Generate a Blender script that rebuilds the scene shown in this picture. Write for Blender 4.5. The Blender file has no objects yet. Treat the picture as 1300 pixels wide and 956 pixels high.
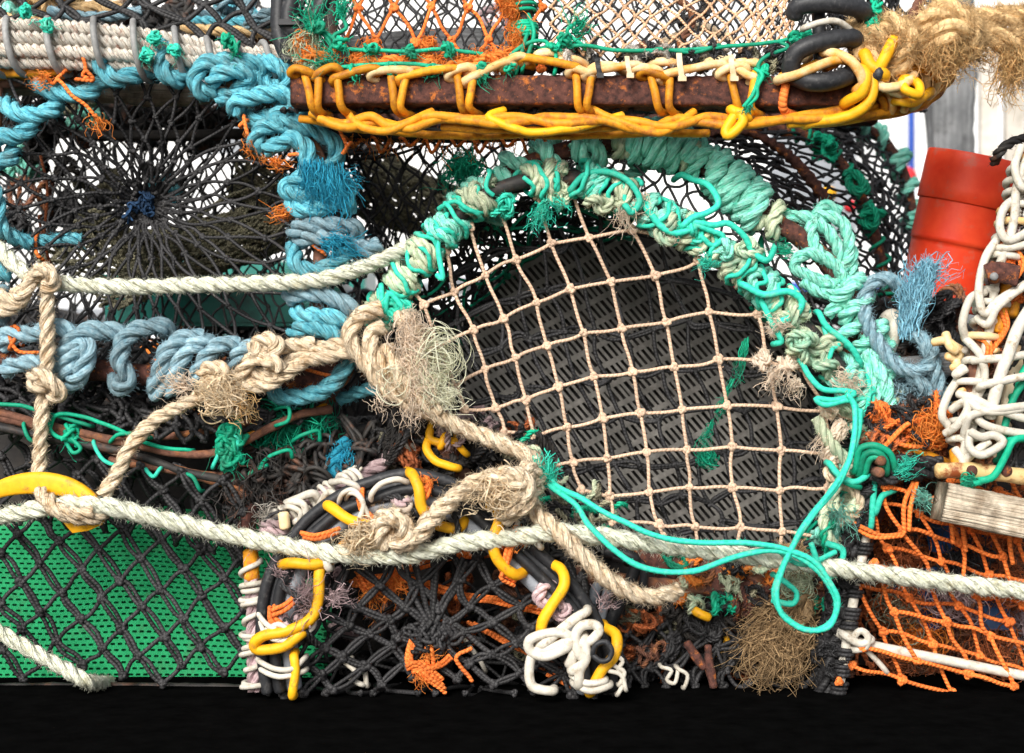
import bpy, math, random
import numpy as np
from mathutils import Vector
random.seed(7); RNG = np.random.default_rng(7)
PI = math.pi
S = bpy.context.scene
COL = S.collection
CAM_Z, CAM_Y = 0.395, -2.0

# ------------------------------------------------------------------ placing
def P(px, py, d=0.0):
    """point that a photograph position has at depth d millimetres behind the front of the stack"""
    y = d * .001; k = (y - CAM_Y) / 2.0 * .001
    return np.array([(px - 650) * k, y, CAM_Z + (478 - py) * k])
def pp(s, d=0):
    out = []
    for t in s.split(';'):
        v = [float(x) for x in t.split()]
        if v: out.append(P(v[0], v[1], v[2] if len(v) > 2 else d))
    return np.array(out)
def spline(pts, step=.003, n=None):
    """smooth curve through the points, evenly spaced"""
    p = np.asarray(pts, float)
    if len(p) == 2: dense = p[0] + (p[1] - p[0]) * np.linspace(0, 1, 20)[:, None]
    else:
        e = np.vstack([2 * p[0] - p[1], p, 2 * p[-1] - p[-2]])
        t = np.linspace(0, 1, 24, endpoint=False)[:, None]; seg = []
        for i in range(len(p) - 1):
            a, b, c, d = e[i:i + 4]
            seg.append(.5 * (2 * b + (c - a) * t + (2 * a - 5 * b + 4 * c - d) * t ** 2 + (3 * b - a - 3 * c + d) * t ** 3))
        dense = np.vstack(seg + [p[-1:]])
    L = np.r_[0, np.cumsum(np.linalg.norm(np.diff(dense, axis=0), axis=1))]
    m = n or max(4, int(L[-1] / step) + 1)
    s = np.linspace(0, L[-1], m)
    return np.stack([np.interp(s, L, dense[:, k]) for k in range(3)], 1)
def frames(c):
    t = np.gradient(c, axis=0); t /= np.linalg.norm(t, axis=1)[:, None] + 1e-12
    n = np.zeros_like(t); r = np.array([.13, .2, .97])
    if abs(t[0] @ r) > .9: r = np.array([.97, .2, .13])
    v = np.cross(t[0], r); v /= np.linalg.norm(v)
    for i in range(len(c)):
        v = v - t[i] * (v @ t[i]); v /= math.sqrt(v @ v) + 1e-12; n[i] = v
    return t, n, np.cross(t, n)
def clen(c): return np.r_[0, np.cumsum(np.linalg.norm(np.diff(c, axis=0), axis=1))]
def wob(x, seed, f=1.0):
    """smooth noise of one variable"""
    r = np.random.default_rng(seed)
    return sum(np.sin(x * f * k + r.uniform(0, 6.28)) / k for k in (1, 1.9, 3.7, 6.1)) / 1.6
def wob3(p, seed, f):
    r = np.random.default_rng(seed); o = 0
    for k in (1, 2.1, 4.3, 8.9):
        d = r.normal(size=3); d /= np.linalg.norm(d)
        e = r.normal(size=3); e /= np.linalg.norm(e)
        o = o + np.sin(p @ d * f * k * 6.28 + r.uniform(0, 6)) * np.sin(p @ e * f * k * 6.28 + r.uniform(0, 6)) / k
    return o
def jig(c, amp, f=40, seed=None):
    seed = random.randrange(9999) if seed is None else seed
    L = clen(c); return c + amp * np.stack([wob(L, seed + k, f) for k in range(3)], 1)

# ------------------------------------------------------------------ geometry
class Geo:
    def __init__(s): s.v = []; s.f = []; s.uv = []; s.t = []; s.n = 0
    def add(s, v, f, uv=None, tint=.5):
        v = np.asarray(v, float).reshape(-1, 3); m = len(v)
        s.v.append(v); s.f.append(np.asarray(f, int).reshape(-1, 4) + s.n)
        s.uv.append(np.zeros((m, 2)) if uv is None else np.asarray(uv, float).reshape(-1, 2))
        s.t.append(np.broadcast_to(np.asarray(tint, float), (m,)).copy()); s.n += m
def tube(g, c, r, sides=8, tint=None, cap=True, flat=1.0, jr=0.0):
    c = np.asarray(c, float)
    t, n, b = frames(c); r = np.broadcast_to(np.asarray(r, float), (len(c),)).copy()
    L = clen(c)
    if jr: r *= 1 + jr * wob(L, random.randrange(9999), 90)
    if cap:
        c = np.vstack([c[0] - t[0] * r[0] * .35, c[0] - t[0] * r[0] * .3, c, c[-1] + t[-1] * r[-1] * .3, c[-1] + t[-1] * r[-1] * .35])
        n = np.vstack([n[:1], n[:1], n, n[-1:], n[-1:]]); b = np.vstack([b[:1], b[:1], b, b[-1:], b[-1:]])
        L = np.r_[L[0], L[0], L, L[-1], L[-1]]; r = np.r_[r[0] * .01, r[0] * .7, r, r[-1] * .7, r[-1] * .01]
    N = len(c); a = np.arange(sides) / sides * 2 * PI
    v = c[:, None] + r[:, None, None] * (np.cos(a)[None, :, None] * n[:, None] + flat * np.sin(a)[None, :, None] * b[:, None])
    i = np.arange(N - 1)[:, None] * sides; j = np.arange(sides)[None]; k = (j + 1) % sides
    f = np.stack([i + j, i + k, i + sides + k, i + sides + j], -1)
    uv = np.stack([np.broadcast_to(j / sides, (N, sides)), np.broadcast_to(L[:, None], (N, sides))], -1)
    g.add(v, f, uv, random.random() if tint is None else tint)
def tubes(g, C, r, sides=5, tint=None, ref=None):
    """many tubes at once; C is tubes x points x 3"""
    C = np.asarray(C, float); M, N, _ = C.shape
    if M == 0: return
    t = np.gradient(C, axis=1); t /= np.linalg.norm(t, axis=2)[..., None] + 1e-12
    if ref is None:
        m = np.abs(C[:, -1] - C[:, 0]); ref = np.eye(3)[np.argmin(m, axis=1)]
    ref = np.broadcast_to(ref, (M, 3))[:, None]
    n = np.cross(t, ref); n /= np.linalg.norm(n, axis=2)[..., None] + 1e-12
    b = np.cross(t, n); a = np.arange(sides) / sides * 2 * PI
    r = np.asarray(r, float)
    r = np.broadcast_to(r if r.ndim == 2 else (r[:, None] if r.ndim == 1 else r), (M, N))
    v = C[:, :, None] + r[..., None, None] * (np.cos(a)[:, None] * n[:, :, None] + np.sin(a)[:, None] * b[:, :, None])
    L = np.concatenate([np.zeros((M, 1)), np.cumsum(np.linalg.norm(np.diff(C, axis=1), axis=2), axis=1)], 1)
    m = np.arange(M)[:, None, None] * N * sides; i = np.arange(N - 1)[None, :, None] * sides; j = np.arange(sides)[None, None]; k = (j + 1) % sides
    f = np.stack(np.broadcast_arrays(m + i + j, m + i + k, m + i + sides + k, m + i + sides + j), -1)
    uv = np.stack([np.broadcast_to(j / sides, (M, N, sides)), np.broadcast_to(L[..., None], (M, N, sides))], -1)
    tint = RNG.random(M) if tint is None else np.broadcast_to(tint, (M,))
    g.add(v, f, uv, np.repeat(tint, N * sides))
def rope(g, c, R, pitch=None, strands=3, sides=8, fuzz=0, fz=.006, step=.0022, hair=.00028, tint=None):
    """laid rope: real strands round the middle line, plus loose fibres"""
    c = spline(c, step) if len(c) > 1 else c
    t, n, b = frames(c); L = clen(c); pitch = pitch or R * 6.2
    rs = R * (.52 if strands == 3 else .62); off = R - rs
    sd = random.randrange(9999); base = random.random() if tint is None else tint
    Rm = 1 + .06 * wob(L, sd, 70)
    for k in range(strands):
        th = 2 * PI * (L / pitch + k / strands) + .25 * wob(L, sd + 9, 30)
        d = np.cos(th)[:, None] * n + np.sin(th)[:, None] * b
        cc = c + d * (off * Rm)[:, None]
        a = th[:, None] + (np.arange(sides) / sides * 2 * PI)[None]
        v = cc[:, None] + (rs * Rm)[:, None, None] * (np.cos(a)[..., None] * n[:, None] + np.sin(a)[..., None] * b[:, None])
        v = np.concatenate([cc[:1, None] + 0 * v[:1], v, cc[-1:, None] + 0 * v[-1:]], 0)
        N = len(v); i = np.arange(N - 1)[:, None] * sides; j = np.arange(sides)[None]; kk = (j + 1) % sides
        LL = np.r_[L[0], L, L[-1]]
        g.add(v, np.stack([i + j, i + kk, i + sides + kk, i + sides + j], -1),
              np.stack([np.broadcast_to(j / sides, (N, sides)), np.broadcast_to(LL[:, None], (N, sides))], -1), np.clip(base + RNG.uniform(-.12, .12), 0, 1))
    if fuzz: hairs(g, c, R * .93, int(fuzz * L[-1]), fz, hair, (t, n, b))
def hairs(g, c, R, m, ln, r=.00028, fr=None):
    m = int(m * 1.5); r = r * 1.15
    if m <= 0: return
    t, n, b = fr or frames(c)
    i = RNG.integers(0, len(c), m); a = RNG.uniform(0, 2 * PI, m)
    rad = np.cos(a)[:, None] * n[i] + np.sin(a)[:, None] * b[i]
    tan = t[i] * RNG.choice([-1, 1], m)[:, None]; side = np.cross(rad, tan) * RNG.uniform(-1, 1, m)[:, None]
    l = ln * RNG.uniform(.3, 1.25, m)[:, None]
    p0 = c[i] + rad * R * .9
    p1 = p0 + l * (.3 * rad + .45 * tan + .2 * side); p2 = p0 + l * (.75 * rad + .7 * tan + .45 * side + RNG.normal(0, .15, (m, 3)))
    tubes(g, np.stack([p0, p1, p2], 1), np.array([[r, r * .9, r * .35]]).repeat(m, 0), 3, tint=RNG.uniform(.5, 1, m))
def coil(path, R, t0=0, t1=1, turns=3, ph=0, jr=.0, squash=1.0, n=None, jt=0.0):
    """middle line of a rope wound round the path"""
    c = spline(path, .002); t, nn, b = frames(c); N = len(c); n = n or int(max(turns, 1) * 26)
    s = np.linspace(t0, t1, n); sd = random.randrange(9999)
    q = np.linspace(0, 1, n); s = s + jt * wob(q, sd + 3, 17) * (t1 - t0) / max(turns, 1)
    i = np.clip(s * (N - 1), 0, N - 1); i0 = i.astype(int).clip(0, N - 2); f = (i - i0)[:, None]
    cc = c[i0] * (1 - f) + c[i0 + 1] * f
    a = ph + 2 * PI * turns * q; rr = R * (1 + jr * wob(q * turns, sd, 2.3))
    return cc + (rr * np.cos(a))[:, None] * nn[i0] + (rr * np.sin(a) * squash)[:, None] * b[i0]
def knotline(c, size, kind=0, seed=0, ax=None, n=90):
    """closed-looking tangle of one cord round a point"""
    r = np.random.default_rng(seed); q = np.linspace(0, 2 * PI * (.97 if kind else 1.0), n)
    if kind == 0:   # trefoil
        p = np.stack([np.sin(q) + 2 * np.sin(2 * q), np.cos(q) - 2 * np.cos(2 * q), -1.5 * np.sin(3 * q)], 1) / 3
    else:
        w = r.integers(2, 5, 3); f = r.uniform(0, 6.28, 3)
        p = np.stack([np.sin(w[0] * q + f[0]), np.sin((w[1] + 1) * q + f[1]) * .8, np.cos(w[2] * q + f[2])], 1) * (.8 + .2 * np.sin(5 * q + f[0]))[:, None]
    M, _ = np.linalg.qr(r.normal(size=(3, 3)))
    if ax is not None: p = p * np.asarray(ax)
    else: p = p @ M
    return np.asarray(c) + p * size
def frayed(g, p, d, m, ln, spread=.35, curl=.3, r=.0003, root=.004, n=9, f=2.0, sides=3):
    """loose fibres leaving p along d"""
    d = np.asarray(d, float); d = d / np.linalg.norm(d)
    D = d + RNG.normal(0, spread, (m, 3)); l = ln * RNG.uniform(.45, 1.1, m)
    q = np.linspace(0, 1, n)[None, :, None]
    p0 = np.asarray(p) + RNG.normal(0, root, (m, 3))
    C = p0[:, None] + D[:, None] * l[:, None, None] * q
    for k in range(2):
        ph = RNG.uniform(0, 6.28, (m, 1, 3)); C = C + curl * ln * .5 / (k + 1) * q * np.sin(q * f * (k + 1) * RNG.uniform(.5, 1.6, (m, 1, 1)) * 3 + ph)
    tubes(g, C, r * RNG.choice([.6, .8, 1, 1.3, 2.0], (m, 1)) * np.linspace(1, .5, n)[None], sides)
def nest(g, p, m, size, curl, r=.0003, ax=(1, .6, 1), turns=1.0, n=16):
    """curly loose fibres heaped round a point"""
    p0 = np.asarray(p) + RNG.normal(0, .42, (m, 3)) * size * np.asarray(ax)
    a = RNG.normal(size=(m, 3)); a /= np.linalg.norm(a, axis=1)[:, None]
    b = np.cross(a, RNG.normal(size=(m, 3))); b /= np.linalg.norm(b, axis=1)[:, None]
    R = curl * RNG.uniform(.4, 1.3, (m, 1, 1)); q = np.linspace(0, 1, n)[None, :, None]; th = q * 2 * PI * turns * RNG.uniform(.4, 1.0, (m, 1, 1)) + RNG.uniform(0, 6.28, (m, 1, 1))
    C = p0[:, None] + R * (1 - .3 * q) * (np.cos(th) * a[:, None] + np.sin(th) * b[:, None]) - R * a[:, None] * 0
    tubes(g, C, r * RNG.choice([.6, .8, 1, 1.3, 1.9], m), 3)
def patch(grid):
    """surface through a grid of control points (rows v, columns u); u, v in 0..1"""
    G = np.asarray(grid, float)
    def ax(G, t):
        n = G.shape[0] - 1; x = np.clip(t, 0, 1) * n; i = np.minimum(x.astype(int), n - 1); f = (x - i)
        e = np.concatenate([2 * G[:1] - G[1:2], G, 2 * G[-1:] - G[-2:-1]], 0) if n > 0 else G
        return e, i, f
    def w(f): return [.5 * (-f + 2 * f ** 2 - f ** 3), .5 * (2 - 5 * f ** 2 + 3 * f ** 3), .5 * (f + 4 * f ** 2 - 3 * f ** 3), .5 * (-f ** 2 + f ** 3)]
    def Sf(u, v):
        u = np.asarray(u, float); v = np.asarray(v, float); sh = u.shape; u = u.ravel(); v = v.ravel()
        ev, iv, fv = ax(G, v); wv = w(fv); GT = np.swapaxes(ev, 0, 1)
        eu, iu, fu = ax(GT, u); wu = w(fu)     # eu: cols(+2) x rows(+2) x 3
        o = 0
        for a in range(4):
            for b in range(4): o = o + (wu[a] * wv[b])[:, None] * eu[iu + a, iv + b]
        return o.reshape(sh + (3,))
    return Sf
KN = None
def netknots(g, Pn, size, tn=None):
    size = size * .8
    """small tied knots at the meeting points of a net"""
    m = len(Pn)
    if not m: return
    q = np.linspace(0, 2 * PI, 17); p = np.stack([np.sin(q) + 2 * np.sin(2 * q), np.cos(q) - 2 * np.cos(2 * q), -1.3 * np.sin(3 * q)], 1) / 3
    A = RNG.normal(0, .45, (m, 3)); s = size * RNG.uniform(.85, 1.2, m)
    th = RNG.uniform(0, 6.28, m); ct, st = np.cos(th)[:, None], np.sin(th)[:, None]
    x, y, z = p[:, 0][None], p[:, 1][None], p[:, 2][None]
    X = ct * x - st * y; Z = st * x + ct * y; Y = z + A[:, :1] * X + A[:, 1:2] * Z
    C = Pn[:, None] + s[:, None, None] * np.stack([X, Y * .8, Z], -1) * .62
    tubes(g, C, s * .46, 5, ref=np.array([[0., 1, 0]]), tint=tn)
def netlines(g, Sf, E, r, wamp=.0, seg=6, sides=5, sag=0.0, dbl=0.0, tint=None):
    """cords between uv pairs E (m x 2 x 2) lying on the surface"""
    E = np.asarray(E, float); m = len(E)
    if not m: return
    q = np.linspace(0, 1, seg)
    uv = E[:, 0, None] * (1 - q)[None, :, None] + E[:, 1, None] * q[None, :, None]
    C = Sf(uv[..., 0], uv[..., 1]); s = np.sin(PI * q)[None, :, None]
    C = C + s * RNG.normal(0, 1, (m, 1, 3)) * wamp; C[..., 2] -= (s[..., 0] * sag)
    if dbl:
        t = C[:, -1] - C[:, 0]; t /= np.linalg.norm(t, axis=1)[:, None] + 1e-9
        o = np.cross(t, np.array([0, 1., 0])); o /= np.linalg.norm(o, axis=1)[:, None] + 1e-9
        w = (dbl * (.35 + s)) * RNG.uniform(.6, 1.3, (m, 1, 1))
        tubes(g, C + o[:, None] * w, r, sides, tint); tubes(g, C - o[:, None] * w + RNG.normal(0, wamp * .4, (m, 1, 3)) * s, r, sides, tint)
    else: tubes(g, C, r, sides, tint)
def net(g, Sf, nu, nv, r, kind='d', kn=None, jit=.12, wamp=.0012, sag=0, dbl=0, dblb=0, keep=None, seg=6, sides=5, edge=True):
    """netting over a surface: 'd' diamond meshes, 's' square meshes"""
    kn = r * 2.1 if kn is None else kn
    J = {}
    r2 = np.random.default_rng(random.randrange(9999))
    def nd(i, j):
        if (i, j) not in J:
            u = (i + (.5 if (kind == 'd' and j % 2) else 0)) / nu; v = j / nv
            ju, jv = r2.normal(0, jit, 2)
            J[i, j] = (min(max(u + ju / nu, 0), 1), min(max(v + jv / nv, 0), 1))
        return J[i, j]
    ok = keep or (lambda u, v: True)
    A, B = [], []
    for j in range(nv + (1 if kind == 's' else 0)):
        for i in range(nu + 1):
            a = nd(i, j)
            if kind == 'd':
                if j % 2 == 0: nb = [(i, j + 1, 1), (i - 1, j + 1, 0)]
                else: nb = [(i + 1, j + 1, 1), (i, j + 1, 0)]
            else: nb = [(i + 1, j, 1), (i, j + 1, 0)]
            for x, y, w in nb:
                if 0 <= x <= nu and 0 <= y <= nv:
                    b = nd(x, y)
                    if ok((a[0] + b[0]) / 2, (a[1] + b[1]) / 2): (B if w else A).append((a, b))
    netlines(g, Sf, A, r, wamp, seg, sides, sag, dbl); netlines(g, Sf, B, r, wamp, seg, sides, sag, dblb)
    pts = {a for e in A + B for a in e}
    if pts and kn:
        pa = np.array(sorted(pts)); netknots(g, Sf(pa[:, 0], pa[:, 1]), kn)
def sweep(g, c, prof, up=(0, 0, 1), rough=0, rf=60, tint=.5, cap=True):
    """closed profile (x sideways, y up) carried along c"""
    c = np.asarray(c, float); prof = np.asarray(prof, float); K = len(prof)
    t = np.gradient(c, axis=0); t /= np.linalg.norm(t, axis=1)[:, None]
    s = np.cross(t, np.asarray(up, float)); s /= np.linalg.norm(s, axis=1)[:, None]; u = np.cross(s, t)
    v = c[:, None] + prof[None, :, :1] * s[:, None] + prof[None, :, 1:] * u[:, None]
    L = clen(c)
    if cap:
        v = np.concatenate([c[:1, None] + .02 * (v[:1] - c[:1, None]), v[:1], v, v[-1:], c[-1:, None] + .02 * (v[-1:] - c[-1:, None])], 0); L = np.r_[L[0], L[0], L, L[-1], L[-1]]
    if rough:
        dv = v - v.mean(1, keepdims=True); nn = dv / (np.linalg.norm(dv, axis=2)[..., None] + 1e-9)
        v = v + nn * (rough * wob3(v, random.randrange(9999), rf))[..., None]
    N = len(v); i = np.arange(N - 1)[:, None] * K; j = np.arange(K)[None]; k = (j + 1) % K
    uv = np.stack([np.broadcast_to(j / K, (N, K)), np.broadcast_to(L[:, None], (N, K))], -1)
    g.add(v, np.stack([i + j, i + k, i + K + k, i + K + j], -1), uv, tint)
def rrect(w, h, r, n=3, m=5):
    """rounded rectangle with extra points on its sides"""
    P0 = []
    for cx, cy, a in ((w / 2 - r, h / 2 - r, 0), (-w / 2 + r, h / 2 - r, 90), (-w / 2 + r, -h / 2 + r, 180), (w / 2 - r, -h / 2 + r, 270)):
        for k in range(n + 1):
            q = math.radians(a + 90 * k / n); P0.append((cx + r * math.cos(q), cy + r * math.sin(q)))
    out = []
    for k in range(len(P0)):
        a, b = np.array(P0[k]), np.array(P0[(k + 1) % len(P0)]); d = np.linalg.norm(b - a)
        s = m if d > 2.2 * r else 1
        for q in range(s): out.append(a + (b - a) * q / s)
    return out
def box(g, c, s, rot=0, tint=.5):
    x, y, z = np.asarray(s) / 2; v = np.array([[i, j, k] for i in (-x, x) for j in (-y, y) for k in (-z, z)], float)
    if rot: ca, sa = math.cos(rot), math.sin(rot); v = np.stack([v[:, 0] * ca - v[:, 2] * sa, v[:, 1], v[:, 0] * sa + v[:, 2] * ca], 1)
    g.add(v + np.asarray(c), [[0, 1, 3, 2], [4, 6, 7, 5], [0, 4, 5, 1], [2, 3, 7, 6], [0, 2, 6, 4], [1, 5, 7, 3]], None, tint)

# ------------------------------------------------------------------ objects
OFF = {}
def obj(name, g, m, parent=None, label=None, smooth=True):
    if not g.v: return None
    v = np.vstack(g.v); f = np.vstack(g.f); uv = np.vstack(g.uv); t = np.concatenate(g.t)
    off = OFF[parent.name] if parent else (v.min(0) + v.max(0)) / 2
    me = bpy.data.meshes.new(name); me.vertices.add(len(v)); me.vertices.foreach_set('co', (v - off).ravel())
    me.loops.add(len(f) * 4); me.loops.foreach_set('vertex_index', f.ravel())
    me.polygons.add(len(f)); me.polygons.foreach_set('loop_start', np.arange(len(f)) * 4); me.polygons.foreach_set('loop_total', np.full(len(f), 4))
    me.update(calc_edges=True)
    me.polygons.foreach_set('use_smooth', np.full(len(f), bool(smooth)))
    ul = me.uv_layers.new(name='UVMap'); cu = uv[f]; w = (cu[..., 0].max(1) - cu[..., 0].min(1)) > .5; cu[w, :, 0] += (cu[w, :, 0] < .5)
    ul.data.foreach_set('uv', cu.ravel())
    at = me.attributes.new('tint', 'FLOAT', 'POINT'); at.data.foreach_set('value', t)
    me.materials.append(m); me.validate(); me.update()
    o = bpy.data.objects.new(name, me); COL.objects.link(o)
    if parent: o.parent = parent; OFF[o.name] = off
    else: o.location = Vector(off); OFF[o.name] = off
    if label: o['label'] = label
    return o
def thing(name, label, cat, loc, group=None):
    o = bpy.data.objects.new(name, None); COL.objects.link(o); o.location = Vector([float(x) for x in loc]); o.empty_display_size = .05
    OFF[o.name] = np.array([float(x) for x in loc])
    o['label'] = label; o['category'] = cat
    if group: o['group'] = group
    return o
def tag(o, label, cat, group=None):
    o['label'] = label; o['category'] = cat
    if group: o['group'] = group
    return o

# ------------------------------------------------------------------ materials
def mk(name, a, b, dirt=None, scale=150, rough=.8, bump=.25, twist=0, fib=0, spec=.3, dscale=18, dlo=.5, dhi=.75, tv=.35, metal=0, tl=0, fu=11.0, cl=.62, fl=.72):
    m = bpy.data.materials.new(name); m.use_nodes = True; N = m.node_tree.nodes; Lk = m.node_tree.links; N.clear()
    out = N.new('ShaderNodeOutputMaterial'); bs = N.new('ShaderNodeBsdfPrincipled'); Lk.new(bs.outputs[0], out.inputs[0])
    bs.inputs['Roughness'].default_value = rough; bs.inputs['Specular IOR Level'].default_value = spec; bs.inputs['Metallic'].default_value = metal
    tc = N.new('ShaderNodeTexCoord'); n1 = N.new('ShaderNodeTexNoise'); n1.inputs['Scale'].default_value = scale; n1.inputs['Detail'].default_value = 6; n1.inputs['Roughness'].default_value = .65
    geo = N.new('ShaderNodeNewGeometry')
    Lk.new(geo.outputs['Position'], n1.inputs['Vector'])
    rp = N.new('ShaderNodeValToRGB'); rp.color_ramp.elements[0].position = .32; rp.color_ramp.elements[1].position = .68
    rp.color_ramp.elements[0].color = (*a, 1); rp.color_ramp.elements[1].color = (*b, 1); Lk.new(n1.outputs['Fac'], rp.inputs[0]); col = rp.outputs[0]
    if dirt is not None:
        n2 = N.new('ShaderNodeTexNoise'); n2.inputs['Scale'].default_value = dscale; n2.inputs['Detail'].default_value = 8; n2.inputs['Roughness'].default_value = .7; Lk.new(geo.outputs['Position'], n2.inputs['Vector'])
        mr = N.new('ShaderNodeMapRange'); mr.inputs[1].default_value = dlo; mr.inputs[2].default_value = dhi; Lk.new(n2.outputs['Fac'], mr.inputs[0])
        mx = N.new('ShaderNodeMix'); mx.data_type = 'RGBA'; Lk.new(mr.outputs[0], mx.inputs[0]); Lk.new(col, mx.inputs[6]); mx.inputs[7].default_value = (*dirt, 1); col = mx.outputs[2]
    at = N.new('ShaderNodeAttribute'); at.attribute_name = 'tint'
    mt = N.new('ShaderNodeMapRange'); mt.inputs[3].default_value = 1 - tv; mt.inputs[4].default_value = 1 + tv; Lk.new(at.outputs['Fac'], mt.inputs[0])
    vm = N.new('ShaderNodeVectorMath'); vm.operation = 'SCALE'; Lk.new(col, vm.inputs[0]); Lk.new(mt.outputs[0], vm.inputs['Scale']); col = vm.outputs[0]
    h = n1.outputs['Fac']
    if fib or twist:
        uvn = N.new('ShaderNodeUVMap'); uvn.uv_map = 'UVMap'; sx = N.new('ShaderNodeSeparateXYZ'); Lk.new(uvn.outputs[0], sx.inputs[0])
        def M(op, x, y=None):
            q = N.new('ShaderNodeMath'); q.operation = op
            for k, z in enumerate((x, y)):
                if z is None: continue
                if isinstance(z, (int, float)): q.inputs[k].default_value = z
                else: Lk.new(z, q.inputs[k])
            return q.outputs[0]
        if twist:
            w = M('ABSOLUTE', M('SINE', M('ADD', M('MULTIPLY', sx.outputs[0], 3.1416 * 1.0), M('MULTIPLY', sx.outputs[1], twist * 3.1416))))
            h = M('ADD', M('MULTIPLY', w, 1.6), M('MULTIPLY', n1.outputs['Fac'], .6))
            mm = N.new('ShaderNodeMapRange'); mm.inputs[1].default_value = 0; mm.inputs[2].default_value = .45; mm.inputs[3].default_value = cl; mm.inputs[4].default_value = 1; Lk.new(w, mm.inputs[0])  # twist creases darkened in the colour, as shade between the plies
            v2 = N.new('ShaderNodeVectorMath'); v2.operation = 'SCALE'; Lk.new(col, v2.inputs[0]); Lk.new(mm.outputs[0], v2.inputs['Scale']); col = v2.outputs[0]
        else:
            cb = N.new('ShaderNodeCombineXYZ'); Lk.new(M('MULTIPLY', sx.outputs[0], fu), cb.inputs[0]); Lk.new(M('MULTIPLY', sx.outputs[1], fib), cb.inputs[1])
            n3 = N.new('ShaderNodeTexNoise'); n3.inputs['Scale'].default_value = 1; n3.inputs['Detail'].default_value = 3; Lk.new(cb.outputs[0], n3.inputs['Vector'])
            h = M('ADD', M('MULTIPLY', n3.outputs['Fac'], 3.2), M('MULTIPLY', n1.outputs['Fac'], 1.0))
            mm = N.new('ShaderNodeMapRange'); mm.inputs[1].default_value = .32; mm.inputs[2].default_value = .62; mm.inputs[3].default_value = fl; mm.inputs[4].default_value = 1.15; Lk.new(n3.outputs['Fac'], mm.inputs[0])
            v2 = N.new('ShaderNodeVectorMath'); v2.operation = 'SCALE'; Lk.new(col, v2.inputs[0]); Lk.new(mm.outputs[0], v2.inputs['Scale']); col = v2.outputs[0]
    Lk.new(col, bs.inputs['Base Color'])
    if tl:
        tr = N.new('ShaderNodeBsdfTranslucent'); Lk.new(col, tr.inputs[0]); ms = N.new('ShaderNodeMixShader'); ms.inputs[0].default_value = tl
        Lk.new(bs.outputs[0], ms.inputs[1]); Lk.new(tr.outputs[0], ms.inputs[2]); Lk.new(ms.outputs[0], out.inputs[0])
    bp = N.new('ShaderNodeBump'); bp.inputs['Strength'].default_value = bump; bp.inputs['Distance'].default_value = .002; Lk.new(h, bp.inputs['Height']); Lk.new(bp.outputs[0], bs.inputs['Normal'])
    return m
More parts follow.
